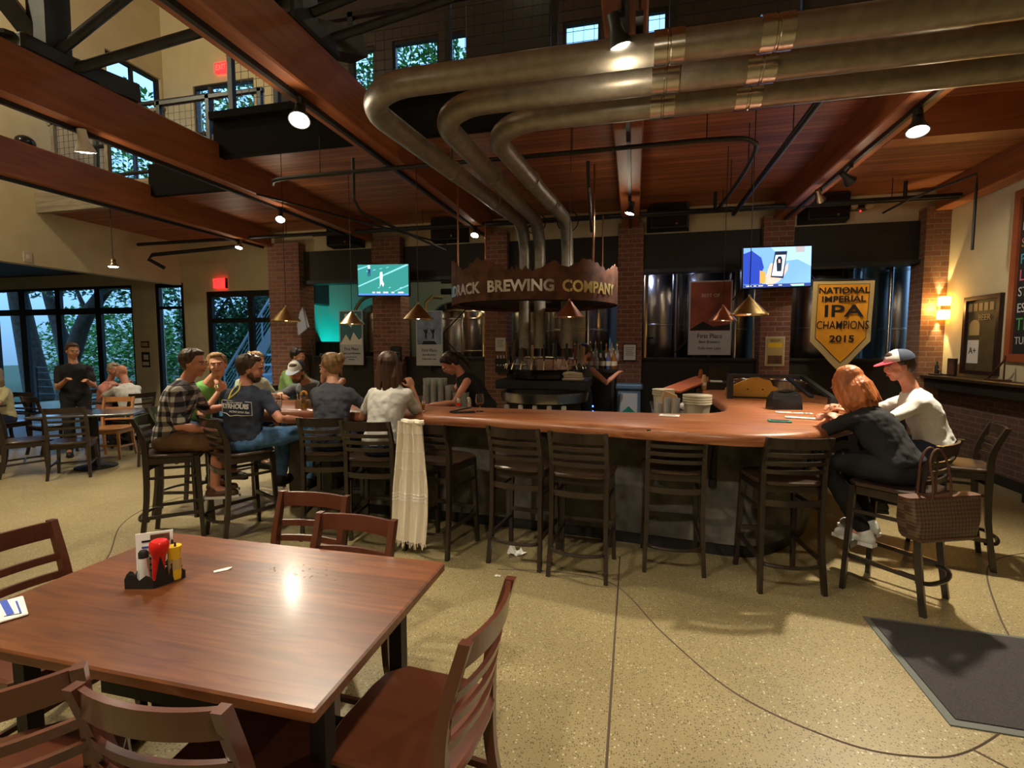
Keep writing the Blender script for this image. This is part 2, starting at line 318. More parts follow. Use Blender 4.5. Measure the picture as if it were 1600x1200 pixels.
def thing(name, label, cat, loc=(0, 0, 0), rz=0, group=None):
    o = bpy.data.objects.new(name, None); COL.objects.link(o); o.location = loc; o.rotation_euler = (0, 0, rz); o.empty_display_size = .1
    return tag(o, label, cat, group)
def struct(o): o['kind'] = 'structure'; return o
def dup(root, loc, rz=0, label=None, group=None, scale=None, rot=None):
    def cp(o, par):
        c = o.copy(); COL.objects.link(c); c.parent = par
        for ch in KIDS.get(o.name, None) or [x for x in ALLKIDS(o)]: cp(ch, c)
        return c
    c = cp(root, None); c.location = loc; c.rotation_euler = rot or (0, 0, rz)
    if label: c['label'] = label
    if group: c['group'] = group
    if scale: c.scale = (scale,) * 3
    return c
KIDS = {}
def ALLKIDS(o): return list(o.children)
def text(s, size, mat, parent=None, mw=None, ext=.001, sx=1, bend=None, name='lettering', align='CENTER', bold=0, label=None):
    cu = bpy.data.curves.new('txt', 'FONT'); cu.body = s; cu.size = size; cu.align_x = align; cu.align_y = 'CENTER'; cu.extrude = ext; cu.offset = bold; cu.resolution_u = 3
    to = bpy.data.objects.new('txt', cu); me = bpy.data.meshes.new_from_object(to)
    bpy.data.objects.remove(to); me.name = name
    for v in me.vertices:
        v.co.x *= sx
        if bend: v.co = bend(v.co)
        if mw is not None: v.co = mw @ v.co
    o = bpy.data.objects.new(name, me); COL.objects.link(o); me.materials.clear(); me.materials.append(M[mat] if isinstance(mat, str) else mat)
    if parent: o.parent = parent
    if label: o['label'] = label
    return o
def wallmat(loc, rz=0, rx=pi / 2): return Matrix.Translation(loc) @ Euler((rx, 0, rz)).to_matrix().to_4x4()   # text plane standing up, facing -Y (rz=0)
def lerp(a, b, t): return a + (b - a) * t
def bez(pts, n=8):
    """smooth polyline through points (Catmull-Rom)"""
    P = [Vector(p) for p in pts]; P = [2 * P[0] - P[1]] + P + [2 * P[-1] - P[-2]]; out = []
    for i in range(1, len(P) - 2):
        for k in range(n):
            t = k / n; a, b, c, d = P[i - 1:i + 3]
            out.append(.5 * ((2 * b) + (c - a) * t + (2 * a - 5 * b + 4 * c - d) * t * t + (3 * b - a - 3 * c + d) * t ** 3))
    out.append(P[-2]); return out

# ================================================================== SETTING
def wall_xz(name, mat, x0, x1, z0, z1, y0, y1, holes=(), axis=0):
    """upright wall with rectangular holes (a0,a1,z0,z1); axis 0: runs along X, 1: runs along Y (then x* are Y and y* are X)"""
    mb = MB()
    def bx(a0, a1, b0, b1):
        if a1 - a0 < 1e-4 or b1 - b0 < 1e-4: return
        mb.box((a0, y0, b0), (a1, y1, b1)) if axis == 0 else mb.box((y0, a0, b0), (y1, a1, b1))
    c = x0
    for a0, a1, b0, b1 in sorted(holes):
        bx(c, a0, z0, z1); bx(a0, a1, z0, b0); bx(a0, a1, b1, z1); c = a1
    bx(c, x1, z0, z1)
    return struct(mb.build(name, mat))
struct(MB().box((-17, -3, -.2), (4.6, 12.5, 0)).build('floor', 'floor'))
RX = 4.3
wall_xz('wall_right', 'plaster', -3, 9.0, 0, 9.0, RX, RX + .2, axis=1)
struct(MB().box((RX - .03, 3.0, .12), (RX + .01, 8.4, 1.2)).box((RX - .25, 5.85, .12), (RX - .02, 6.3, 1.2)).build('trim_1', 'brickd'))
struct(MB().box((RX - .05, 3.0, 0), (RX + .01, 8.4, .12)).box((RX - .27, 5.83, 0), (RX - .03, 6.32, .12)).build('baseboard_right', 'blackp'))
wall_xz('wall_front', 'plaster', -17, 4.5, 0, 9.0, -3.2, -3)
wall_xz('wall_left', 'plaster', -3, 9.0, 2.98, 9.0, -9.8, -9.6, [(7.62, 8.75, 4.6, 7.15)], axis=1)
wall_xz('wall_alcove', 'plaster', -3, 9.0, 0, 3.5, -17.2, -17, axis=1)
BW = [(-16.9, -10.98, 0.0, 3.02), (-10.34, -9.56, .12, 3.03), (-8.97, -7.02, 0.0, 2.82)]
wall_xz('wall_back', 'plaster', -17, -6.55, 0, 4.0, 9.0, 9.2, BW)
wall_xz('wall_upstairs', wood('stained upstairs panelling', (.16, .07, .03), (.26, .12, .05), .6, 0, 1, plank=.2), -6.9, 4.5, 4.1, 9.0, 8.8, 9.0,
        [(-5.28, -4.76, 5.2, 7.2), (-4.4, -3.49, 5.2, 7.22), (-3.31, -2.8, 5.2, 7.22), (-1.25, -.62, 5.2, 7.1), (.1, .45, 5.2, 7.1)])
wall_xz('wall_upstairs', 'plaster', -9.6, -6.9, 4.1, 9.0, 8.8, 9.0, [(-8.86, -7.4, 5.1, 6.95)])
struct(MB().box((-17.2, -3.2, 9.0), (4.6, 9.2, 9.15)).build('ceiling', 'deck'))
struct(MB().box((-17, -3, 3.3), (-9.8, 9.0, 3.4)).build('ceiling', 'blackp'))
dk = MB().box((-4.8, 5.0, 3.88), (RX, 8.8, 4.1)); struct(dk.build('ceiling', 'deck'))
struct(MB().box((-6.9, 6.0, 3.88), (-4.8, 8.8, 4.1)).build('ceiling', 'deck'))
struct(MB().box((-9.6, 6.4, 3.88), (-6.9, 9.0, 4.1)).build('ceiling', 'deck'))
# steel edge channels of the balcony
struct(MB().box((-4.7, 4.92, 3.80), (RX, 5.0, 4.28)).box((-4.7, 4.86, 4.2), (RX, 4.92, 4.28)).build('trim_2', pm('matt black steel', (.010, .009, .008), .95, spec=.1)))
struct(MB().box((-6.8, 5.92, 3.80), (-4.92, 6.0, 4.24)).build('trim_3', MATS['matt black steel']))
struct(MB().box((-9.6, 6.32, 3.84), (-7.02, 6.4, 4.22)).build('trim_4', pm('weathered timber fascia', (.30, .25, .18), .8, noise=.3, stretch=(.3, 1, 4))))
# header over the brewery openings: cream strip above charcoal panel, low wall below
struct(MB().box((-6.9, 8.62, 3.46), (RX, 8.8, 3.88)).build('wall_header', 'plaster'))
struct(MB().box((-6.9, 8.55, 2.90), (RX, 8.75, 3.46)).build('trim_5', 'blackp'))
struct(MB().box((-6.9, 8.50, 2.84), (RX, 8.76, 2.90)).build('trim_6', 'steel'))
struct(MB().box((-6.2, 8.6, 0), (RX, 8.72, 1.42)).box((-6.2, 8.55, 1.42), (RX, 8.78, 1.46)).build('wall_low', 'blackp'))
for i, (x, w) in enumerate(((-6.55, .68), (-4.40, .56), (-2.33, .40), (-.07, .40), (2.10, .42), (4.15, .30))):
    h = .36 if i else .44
    p = MB().box((x - w / 2, 8.4, 0), (x + w / 2, 8.4 + h, 3.62)).build('pillar', 'brick' if i not in (5,) else brick('sconce lit brick', (.36, .17, .09), (.28, .12, .07), (.36, .28, .2)))  # sconce light on the end pillar is put into a paler brick colour
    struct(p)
# floor joints
struct(MB().tube([(-.075, -1.5, 0), (-.075, 3.9, 0)], .006, 4).build('trim_7', 'groove'))
def arc(c, r, a0, a1, n=40): return [(c[0] + r * cos(rad(lerp(a0, a1, k / n))), c[1] + r * sin(rad(lerp(a0, a1, k / n))), 0) for k in range(n + 1)]
struct(MB().tube(bez([(-.95, 3.46, 0), (-.5, 3.52, 0), (-.1, 3.42, 0), (.2, 2.88, 0), (.5, 2.45, 0), (.84, 2.25, 0), (1.1, 2.22, 0), (1.38, 2.32, 0), (1.9, 2.75, 0)], 8), .005, 4).build('trim_8', 'groove'))
struct(MB().tube(bez([(-3.7, 2.4, 0), (-3.94, 2.9, 0), (-4.58, 3.53, 0), (-4.81, 4.05, 0), (-4.7, 4.7, 0)], 8), .005, 4).build('trim_9', 'groove'))
struct(MB().tube(bez([(2.0, 3.0, 0), (2.22, 3.59, 0), (2.62, 4.38, 0), (3.06, 4.73, 0), (3.6, 4.9, 0)], 8), .005, 4).build('trim_10', 'groove'))
struct(MB().tube([(1.38, 2.32, 0), (1.75, 1.95, 0), (2.3, 1.6, 0)], .005, 4).build('trim_11', 'groove'))

# ---- beams
BEAMX = (-6.9, -4.76, -2.5, -.08, 2.15, 4.18)
for i, x in enumerate(BEAMX):
    w = .13 if i < 5 else .1
    o = MB().box((x - w, -2.95, 3.55), (x + w, 8.38, 3.96), .012).build('beam', 'beam'); struct(o)
struct(MB().box((2.28, 5.45, 3.55), (4.08, 5.65, 3.9)).build('beam', 'beamx'))
tk = None
TL = ('orange beam with the wire railing behind it', 'orange beam over the left-hand patrons', 'orange beam left of the pipe bends', 'middle beam behind the pipes', 'beam beside the cream wall')
for i, x in enumerate(BEAMX[:5]):
    t = thing('lighting_track', 'black lighting track under the ' + ('pale balcony beam furthest left', TL[1], TL[2], TL[3], TL[4])[i], 'lighting track', (x, 2.7, 3.55))
    MB().box((-.018, -5.5, -.04), (.018, 5.6, -.0005)).build('track_rail', 'black', t)

# ---- track lamp heads: can, yoke, stem, glowing face
def head(p, t, label, sc=1.0, grp=None, sil=False):
    p, t = Vector(p), Vector(t)
    o = thing('track_lamp', label or 'track lamp', 'lamp', (p.x, p.y, 3.51))
    q = p - o.location; d = (t - p).normalized(); m = d.to_track_quat('Z', 'Y').to_matrix()
    bk = q - d * .11 * sc
    MB().tube([(0, 0, 0), (0, 0, -.05)], .02, 8).tube([(0, 0, -.03), bk], .009, 6).build('stem', 'black', o)
    mb = MB().lathe([(.018, -.155), (.028, -.15), (.03, -.10), (.035, -.07), (.06, -.015), (.063, .0), (.058, .0), (.05, -.014)], seg=20, cap=True)
    mb.v = [tuple(q + m @ (Vector(v) * sc)) for v in mb.v]; mb.build('lamp_shade', 'chrome' if sil else ('white' if 'railing' in (label or '') else 'steel'), o, True)
    f = MB().lathe([(.054, -.012), (.052, -.003), (.03, .004), (.001, .006)], seg=20); f.v = [tuple(q + m @ (Vector(v) * sc)) for v in f.v]; f.build('bulb', 'bulb', o, True)
    return o
for i, (p, t, e, c, lab) in enumerate(TRACK):
    if lab is None: lab = ('added track lamp on the orange beam, outside the frame over the wooden table', 'added track lamp outside the frame over the entrance mat', 'added track lamp above the left dining tables, behind the beam', 'added track lamp by the cream wall near the cross beam')[i - 9]
    p_ = Vector(p); head(p, t, lab, 1.25 if i < 4 else 1.0, sil=i in (5, 7, 8))
o = thing('pendant_lamp', 'small pendant lamp hanging on a thin cord in front of the cream wall', 'lamp', (-8.2, 6.44, 2.93))
MB().tube([(0, 0, .1), (0, 0, .945)], .006, 6).build('cord', 'black', o)
MB().lathe([(.02, .14), (.035, .13), (.04, .05), (.085, .0), (.08, 0), (.04, .03)], seg=20).build('lamp_shade', 'chrome', o, True)
MB().lathe([(.07, .01), (.06, -.006), (.001, -.01)], seg=20).build('bulb', 'bulb', o, True)

for k, (p_, l_) in enumerate((((-8.3, 3.4, 6.9), 'added globe lamp hanging from the roof over the open void, above the frame'), ((-8.3, .6, 6.6), 'added globe lamp hanging from the roof behind the camera on the left'), ((-5.8, 7.2, 6.9), 'added globe lamp hanging over the balcony near the red exit sign'), ((-1.5, 6.9, 6.9), 'added globe lamp hanging over the balcony behind the black panel'), ((3.4, 5.0, 6.6), 'added globe lamp hanging from the roof above the three pipes'))):
    o = thing('added_globe_lamp', l_, 'lamp', (p_[0], p_[1], p_[2] + .12)); MB().lathe([(.03, 0), (.09, .0), (.03, .08), (.01, .1)], seg=16).build('lamp_shade', 'black', o, True); MB().tube([(0, 0, .1), (0, 0, 9.0 - p_[2] - .12)], .006, 6).build('cord', 'black', o)  # fixtures added to carry the upstairs fill lights

# ---- the three big transfer pipes
def pipe(label, zc, xr, yr, xb, xh, r=.082):
    Rr = .42
    pts = [(xr, yr - .0, zc)]
    pts += [(xb + Rr + .25, yr, zc)]
    cx, cy_ = xb + Rr, yr + Rr
    pts += [(cx - Rr * sin(a), cy_ - Rr * cos(a), zc) for a in [pi / 2 * k / 10 for k in range(0, 11)]]
    e = (xh, 6.9)
    ps = [Vector((xb, cy_, zc)), Vector((lerp(xb, xh, .8), 6.55, zc))]
    mid = [Vector((lerp(xb, xh, k), lerp(cy_ + .1, 6.5, k), zc)) for k in (.3, .6)]
    tail = []
    for k in range(1, 9):
        a = pi / 2 * k / 8; tail.append((xh, 6.5 + .4 * sin(a), zc - .4 * (1 - cos(a))))
    pts += [tuple(m) for m in mid] + [(xh, 6.5, zc)] + tail + [(xh, 6.9, 2.4), (xh, 6.9, 1.62)]
    o = thing('transfer_pipe', label, 'pipe', (0, 0, 0))
    MB().tube(pts, r, 20).build('pipe', 'galv', o, True)
    for x in (.08, .62):
        MB().tube([(x, yr, zc), (x + .07, yr, zc), (x + .075, yr, zc), (x + .085, yr, zc), (x + .09, yr, zc), (x + .16, yr, zc)], [r + .008, r + .008, r + .002, r + .002, r + .008, r + .008], 20).build('clamp_band', 'inox', o, True)
    for f in (.38, .72):
        c = Vector((lerp(xb, xh, f), lerp(cy_, 6.5, f), zc)); j = MB().tube([c - Vector((0, .05, 0)), c + Vector((0, .05, 0))], r + .006, 20); j.build('joint_sleeve', 'galv', o, True)
    MB().tube([(.11, yr, zc + r), (.11, yr, 3.9)], .006, 6).build('hanger_rod', 'black', o) if False else None
    return o
pipe('outermost of the three big metal pipes, its bend nearest the orange beam', 3.3, 4.25, 3.02, -1.80, -1.49)
pipe('middle one of the three big metal pipes', 3.3, 4.25, 3.36, -1.40, -1.28)
pipe('innermost of the three big metal pipes, with the tightest inside bend', 3.3, 4.25, 3.70, -1.09, -.90)
h = thing('pipe_hanger', 'black hanging bracket holding the three big pipes under the middle beam', 'bracket', (-.0, 3.36, 3.36))
MB().box((-.02, -.5, .03), (.02, .5, .06)).build('cross_bar', 'black', h)
for y in (-.45, .45): MB().tube([(0, y, .05), (0, y, .19)], .008, 6).build('hanger_rod', 'black', h)
h = thing('pipe_hanger', 'hanging bracket holding the three big pipes near the cream wall', 'bracket', (2.15, 3.36, 3.36))
MB().box((-.02, -.5, .03), (.02, .5, .06)).build('cross_bar', 'black', h)
for y in (-.45, .45): MB().tube([(0, y, .05), (0, y, .19)], .008, 6).build('hanger_rod', 'black', h)

# ---- sprinkler pipes
def spr(label, pts, r=.024, rods=(), drops=()):
    o = thing('sprinkler_pipe', label, 'pipe', pts[0]); q = Vector(pts[0]); P = [Vector(p) - q for p in pts]
    MB().tube(P, r, 10).build('pipe', 'black', o, True)
    for x, y in rods: MB().tube([(x - q.x, y - q.y, 0), (x - q.x, y - q.y, 3.88 - q.z)], .005, 5).build('hanger_rod', 'black', o)
    for dpts in drops: MB().tube([Vector(p) - q for p in dpts], r * .8, 8).build('branch', 'black', o, True)
    return o
spr('black pipe crossing the plank ceiling and bending back at its right end', bez([(-4.0, 5.0, 3.48), (-3.76, 4.87, 3.48), (-2.6, 4.86, 3.48), (-.5, 4.88, 3.48), (.7, 4.88, 3.48), (1.0, 5.0, 3.48), (1.08, 5.3, 3.48), (1.1, 6.2, 3.48), (1.1, 7.6, 3.55)], 5), .022,
    [(-3.3, 4.87), (-1.8, 4.87), (-.6, 4.88), (.6, 4.88), (1.09, 5.6), (1.1, 6.6)], [[(-2.9, 4.86, 3.62), (-2.9, 4.86, 3.2), (-2.9, 5.0, 3.1), (-2.9, 7.5, 3.15)], [(-.45, 4.9, 3.4), (-.45, 5.0, 3.2), (-.62, 7.4, 3.3)]])
spr('long black pipe in front of the speakers, running from wall to wall', [(-9.3, 7.8, 3.6), (4.25, 7.8, 3.6)], .03, [(-6, 7.8), (-3.4, 7.8), (-1, 7.8), (1.2, 7.8), (3.3, 7.8)],
    [[(1.1, 7.8, 3.62), (1.1, 7.8, 3.85)], [(3.45, 7.8, 3.62), (3.45, 7.8, 3.82)]])
spr('thin galvanised conduit just under the long black pipe', [(-5.4, 7.7, 3.54), (4.0, 7.7, 3.54)], .012)
spr('thick black duct rail rising towards the camera beside the right-hand beam', [(1.33, 4.3, 3.5), (1.33, 7.7, 3.5)], .03, [(1.33, 5.0), (1.33, 6.6)])
spr('thin black pipe slanting under the beam over the left-hand patrons', [(-4.3, 5.1, 3.42), (-3.2, 8.3, 3.42)], .014)
spr('short offset black pipe by the cream wall', [(3.25, 7.9, 3.45), (3.25, 7.3, 3.45), (3.75, 6.9, 3.6), (3.75, 6.9, 3.45), (3.75, 6.9, 2.75)], .014)
o = spr('black pipe stub with valve beside the pendant lamp', [(-6.9, 7.75, 3.45), (-8.9, 7.75, 3.38), (-9.0, 7.75, 3.3), (-8.8, 7.9, 3.15)], .035)

# ---- roof truss feet standing on the beams (dark steel)
def truss(label, x, y, rods, posts):
    o = thing('roof_truss', label, 'truss', (x, y, 3.96))
    for a, b, w in posts: MB().bar(a, b, w, w).build('post', 'steel', o)
    MB().box((-.15, -.3, 0), (.15, .3, .14), .02).lathe([(.07, 0), (.07, .03), (.03, .04)], (0, -.3, .1), 8).build('base_plate', 'steel', o)
    for a, b, w in rods: MB().tube([a, b], w, 10).build('tie_rod', 'steel', o, True)
truss('dark steel truss post standing on the beam at the top left corner', -4.8, 3.35, [((.1, 0, .15), (2.3, .5, 1.75), .04), ((.1, .1, .05), (2.4, 1.2, 1.15), .045)],
      [((0, 0, .1), (0, .05, 3.5), .2), ((0, 0, .1), (-.9, -.5, 1.6), .14), ((0, .05, .08), (.1, .65, .1), .16)])
truss('dark steel truss foot on the orange beam near the top middle', -2.5, 3.5, [((.1, 0, .2), (2.2, .6, 1.1), .035), ((.1, .2, .12), (2.2, .9, .95), .035), ((0, 0, .4), (1.2, .4, 1.2), .02)],
      [((0, 0, .1), (-.1, -.3, 3.4), .2), ((0, .1, .1), (.15, .55, .25), .2)])

# ---- balcony railings: posts, rails, wire grid
def railing(label, x0, x1, y, z0=4.12, h=1.08, posts=(), mat='steel', kick=True):
    o = thing('balcony_railing', label, 'railing', (x0, y, z0)); L = x1 - x0
    MB().box((0, -.03, h - .05), (L, .03, h)).build('top_rail', mat, o)
    MB().box((0, -.02, .06), (L, .02, .11)).build('bottom_rail', mat, o)
    for p in posts: MB().box((p - x0 - .03, -.03, 0), (p - x0 + .03, .03, h)).build('post', mat, o)
    g = MB(); k = .1
    while k < L: g.bar((k, 0, .1), (k, 0, h - .05), .004, .004); k += .1
    k = .18
    while k < h - .06: g.bar((0, .003, k), (L, .003, k), .004, .004); k += .1
    g.build('wire_grid', 'steel', o); return o
railing('wire railing along the balcony edge above the big pipes', -4.62, 4.0, 5.06, 4.1, 1.1, (-4.55, -3.95, -3.0, -1.9, -.8, .3, 1.4, 2.5, 3.6))
railing('wire railing in front of the red exit sign upstairs', -6.75, -4.95, 6.06, 4.1, 1.05, (-6.7, -5.85, -5.0))
railing('pale timber railing with wire grid above the left dining room', -9.4, -7.05, 6.46, 4.1, 1.2, (-9.3, -8.2, -7.1), pm('greyed railing timber', (.22, .19, .14), .7, noise=.2))
# cross bars seen against the upstairs window
o = thing('upstairs_handrail', 'dark handrails rising in front of the tall upstairs window', 'railing', (-9.2, 6.9, 4.1))
for z in (.45, .95, 1.55): MB().tube([(0, 0, z), (2.6, .2, z + .1)], .035, 8).build('rail', 'steel', o, True)
for x in (.1, 2.5): MB().tube([(x, .05, 0), (x, .1, 1.7)], .04, 8).build('post', 'steel', o, True)

# ---- windows
def window(name, x0, x1, z0, z1, y, verts=(), horis=(), fw=.06, fd=.08, doorpane=None):
    o = thing(name, '', ''); del o['label'], o['category']; o['kind'] = 'structure'; o.location = (x0, y, z0); w, h = x1 - x0, z1 - z0
    f = MB().box((0, -fd / 2, 0), (fw, fd / 2, h)).box((w - fw, -fd / 2, 0), (w, fd / 2, h)).box((fw, -fd / 2, h - fw), (w - fw, fd / 2, h)).box((fw, -fd / 2, 0), (w - fw, fd / 2, fw))
    for v, ww in verts: f.box((v - x0 - ww / 2, -fd / 2 + .004, fw), (v - x0 + ww / 2, fd / 2 - .004, h - fw))
    for k, ww in horis: f.box((fw, -fd / 2 + .008, k - z0 - ww / 2), (w - fw, fd / 2 - .008, k - z0 + ww / 2))
    f.build('window_frame', 'winf', o); MB().box((fw / 2, -.004, fw / 2), (w - fw / 2, .004, h - fw / 2)).build('window_pane', 'pane', o)
    return o
window('window_1', -16.9, -10.98, .0, 3.02, 9.06, [(-15.3, .1), (-14.37, .2), (-13.23, .16), (-12.02, .16)], [(2.46, .14)])
window('window_2', -10.34, -9.56, .12, 3.03, 9.06, [], [(2.5, .06)], .09)
window('door_1', -8.97, -7.02, 0, 2.82, 9.06, [(-7.88, .12)], [(2.2, .1)], .12)
for i, (a, b, z0, z1) in enumerate(((-8.86, -7.4, 5.1, 6.95), (-5.28, -4.76, 5.2, 7.2), (-4.4, -3.49, 5.2, 7.22), (-3.31, -2.8, 5.2, 7.22), (-1.25, -.62, 5.2, 7.1), (.1, .45, 5.2, 7.1))):
    window('window_%d' % (i + 3), a, b, z0, z1, 8.88, [], [((z0 + z1) / 2, .05)], .05)
o = window('window_9', 0, 1.13, 4.6, 7.15, 0, [(.56, .05)], [(5.9, .06)], .06); o.location = (-9.7, 7.62, 4.6); o.rotation_euler = (0, 0, pi / 2)

# ================================================================== OUTSIDE
g = MB().box((-60, 12.5, -.5), (20, 60, -.25)).build('outdoor_ground', 'soil'); struct(g)
def tree(label, x, y, pts_list, leaves, leafm, seed, spread, group=None):
    rnd = random.Random(seed)
    o = thing('tree', label, 'tree', (x, y, -.3), 0, group)
    t = MB()
    for pts, r0, r1 in pts_list:
        P_ = bez(pts, 5); n = len(P_); t.tube(P_, [lerp(r0, r1, k / (n - 1)) for k in range(n)], 9)
    t.build('trunk', 'bark', o, True)
    f = MB()
    for c, rr, n in leaves:
        for _ in range(n):
            while True:
                v = Vector((rnd.uniform(-1, 1), rnd.uniform(-1, 1), rnd.uniform(-1, 1)))
                if .0 < v.length < 1: break
            p = Vector(c) + Vector((v.x * rr[0], v.y * rr[1], v.z * rr[2])); s = rnd.uniform(.5, 1.0) * spread
            R = Euler((rnd.uniform(-1, 1), rnd.uniform(-1, 1), rnd.uniform(0, 6.3))).to_matrix()
            f.add([p + R @ Vector(q) for q in ((0, -s, 0), (s * .45, 0, .1 * s), (0, s, 0), (-s * .45, 0, .1 * s))], [(0, 1, 2, 3)])
    fo = f.build('foliage', leafm, o, uv=False)
    return o
LF = pm('bright leaves', (.10, .26, .045), .6, noise=.5, nscale=1.5, trans=0); LF2 = pm('deep leaves', (.045, .14, .05), .6, noise=.5, nscale=1.5)
for m_ in (LF, LF2):
    b_ = m_.node_tree.nodes['Principled BSDF']; b_.inputs['Subsurface Weight'].default_value = 0
tree('large dark forked tree trunk outside the big left window', -18.4, 12.8,
     [([(-.2, 0, 0), (-.1, 0, 1.2), (.25, 0, 1.9), (.9, 0, 3.0), (2.0, .3, 4.4), (3.0, .6, 5.6)], .34, .12),
      ([(.0, 0, 1.3), (-.4, .1, 2.2), (-.9, .2, 3.2), (-1.6, .3, 5.0)], .26, .12), ([(-1.9, .3, 0), (-2.3, .3, 2.0), (-2.6, .2, 4.6)], .42, .25),
      ([(-1.0, .2, 3.2), (-.4, .3, 3.9), (.3, .4, 4.6)], .07, .03), ([(.9, 0, 3.0), (.5, 0, 3.8), (.2, 0, 4.6)], .08, .03), ([(1.4, .1, 3.6), (2.2, 0, 3.8), (3.2, 0, 3.7)], .06, .02)],
     [((0, 0, 4.9), (4.5, 1.6, 1.4), 2600), ((3, 1, 4.2), (2.5, 1.5, 1.0), 900)], LF2, 3, .13)
tree('bright green thicket behind the forked trunk', -19.5, 18.0,
     [([(0, 0, 0), (.2, 0, 2), (.1, 0, 4)], .1, .05), ([(3, 0, 0), (3.3, 0, 2), (2.8, 0, 4)], .09, .04)],
     [((-6, 1.5, 1.9), (4, 2, 2.3), 4200), ((0, 1, 1.7), (3.6, 2, 2.2), 4200), ((5, 1, 2.2), (3.4, 2, 2.6), 4200), ((10, 2, 2.2), (3.4, 2, 2.8), 2500), ((-3, 2, 5.6), (5, 2, 1.8), 2000), ((5, 2, 5.6), (4, 2, 1.8), 2200)], LF, 5, .17)
tree('dark leafy tree outside the glass slider', -13.6, 13.2,
     [([(0, 0, 0), (.05, 0, 2), (-.1, 0, 4.2)], .17, .12), ([(.1, 0, 1.8), (.8, .1, 3), (1.6, .2, 4)], .06, .03)],
     [((.6, .6, 2.4), (1.7, 1, 2.0), 3400), ((.6, .6, 4.6), (2.0, 1, 1.0), 1500)], LF2, 8, .12)
tree('leafy tree outside the narrow window', -11.4, 14.5, [([(0, 0, 0), (.2, 0, 2), (-.1, 0, 4.2)], .12, .07)],
     [((0, .3, 2.4), (1.6, 1, 2.4), 3200)], LF2, 18, .12)
tree('tree crown outside the upstairs windows', -6.5, 17.0, [([(0, 0, 0), (0, 0, 5), (.4, 0, 10)], .3, .15), ([(-8, 0, 0), (-8, 0, 5), (-8.4, 0, 10)], .3, .15)],
     [((-1.5, .3, 11.2), (2.6, 1.5, 2.0), 2600), ((-9, 1, 10.8), (3.0, 2, 2.4), 2600), ((-14.5, .0, 9.8), (4.0, 3, 3.0), 2800)], LF, 28, .17)
o = thing('outdoor_stair', 'blue grey steel staircase outside the glass door', 'staircase', (-11.9, 12.45, -.25))
for y in (0, 1.1):
    MB().bar((0, y, .0), (3.3, y, 4.3), .06, .28).build('stringer', 'blued', o)
    MB().bar((-.0, y, 1.05), (3.3, y, 5.3), .05, .06).build('handrail', 'blued', o)
    b = MB()
    for k in range(8): b.bar((.03 + k * .46, y, .1 + k * .6), (.03 + k * .46, y, 1.1 + k * .6), .035, .035)
    for k in range(1, 7): b.bar((0, y, .14 + k * .14), (3.3, y, 4.4 + k * .14), .012, .012)
    b.build('baluster_rails', 'blued', o)
for k in range(14): MB().box((.05 + k * .235, .02, .1 + k * .305), (.36 + k * .235, 1.08, .15 + k * .305)).build('tread', 'blued', o)
MB().bar((3.4, .5, 4.4), (.3, .5, 4.9), 1.2, .12).build('landing', 'blued', o)
o = thing('outdoor_stair', 'second flight of blue grey steel stairs rising to the left above the narrow window', 'staircase', (-9.4, 13.6, 3.2))
MB().bar((0, 0, 0), (-3.4, 0, 2.6), .9, .3).build('stringer', 'blued', o); MB().tube([(.9, 0, -3.5), (.9, 0, 2.4)], .06, 8).build('post', 'blued', o)
o = thing('patio_railing', 'dark patio railing outside the glass slider', 'railing', (-16.5, 10.6, 0))
for z in (.3, .5, .7, .9, 1.05): MB().tube([(0, 0, z), (5.4, 0, z)], .014, 6).build('rail', 'steel', o)
for x in (0, 1.8, 3.6, 5.4): MB().tube([(x, 0, 0), (x, 0, 1.05)], .025, 6).build('post', 'steel', o)

# ================================================================== BREWERY BEHIND THE BAR WALL
wall_xz('wall_brewery', pm('brewery wall paint', (.30, .33, .30), .9), -6.95, 7.0, 0, 4.4, 11.9, 12.1, [(.35, .75, 1.2, 1.75)])
wall_xz('wall_brewery', 'blackp', 8.8, 12, 0, 4.4, 6.8, 7.0, axis=1)
wall_xz('wall_brewery', MATS['brewery wall paint'], 8.85, 12, 0, 4.4, -7.02, -6.92, axis=1)
struct(MB().box((-6.95, 8.8, 4.2), (7, 12.1, 4.3)).build('ceiling', 'blackp'))
def tank(label, x, y, r, z0, z1, mat='tank', legs=True):
    o = thing('fermentation_tank', label, 'tank', (x, y, 0))
    MB().lathe([(.12, z0 - .45), (r * .98, z0), (r, z0 + .02), (r, z1 - .02), (r * .97, z1 + .03), (r * .75, z1 + .16), (r * .35, z1 + .25), (.08, z1 + .27)], seg=40).build('shell', mat, o, True)
    for z in (z0 + .25, (z0 + z1) / 2, z1 - .15): MB().lathe([(r, z - .02), (r + .012, z - .012), (r + .012, z + .012), (r, z + .02)], seg=40, cap=False).build('band', 'inox', o, True)
    for k in range(4):
        a = pi / 4 + k * pi / 2; MB().tube([(r * .85 * cos(a), r * .85 * sin(a), 0), (r * .85 * cos(a), r * .85 * sin(a), z0 + .1)], .045, 10).build('leg', 'tank', o, True)
    MB().lathe([(.17, 0), (.17, .08), (.05, .12), (.05, .2)], (0, 0, z1 + .22), 16).build('manway', 'inox', o, True)
    MB().tube([(r * .4, -r - .05, z0 - .3), (r * .4, -r - .05, z1 - .2), (r * .3, -r * .5, z1 + .3), (0, 0, z1 + .5)], .025, 8).build('pipe', 'inox', o, True)
    return o
tank('steel tank with domed top behind the snowy mountain poster', -5.25, 10.1, .62, .75, 2.35)
tank('steel tank behind the poster with two jumping people', -3.55, 10.1, .62, .75, 2.35)
tank('steel tank behind the bottles, with blue reflections', -1.05, 9.9, .62, .8, 3.1)
tank('steel tank behind the tap tower', -2.05, 10.6, .55, .8, 3.1)
tank('tall dark tank right of the middle brick pillar', .55, 10.2, .5, .8, 3.3)
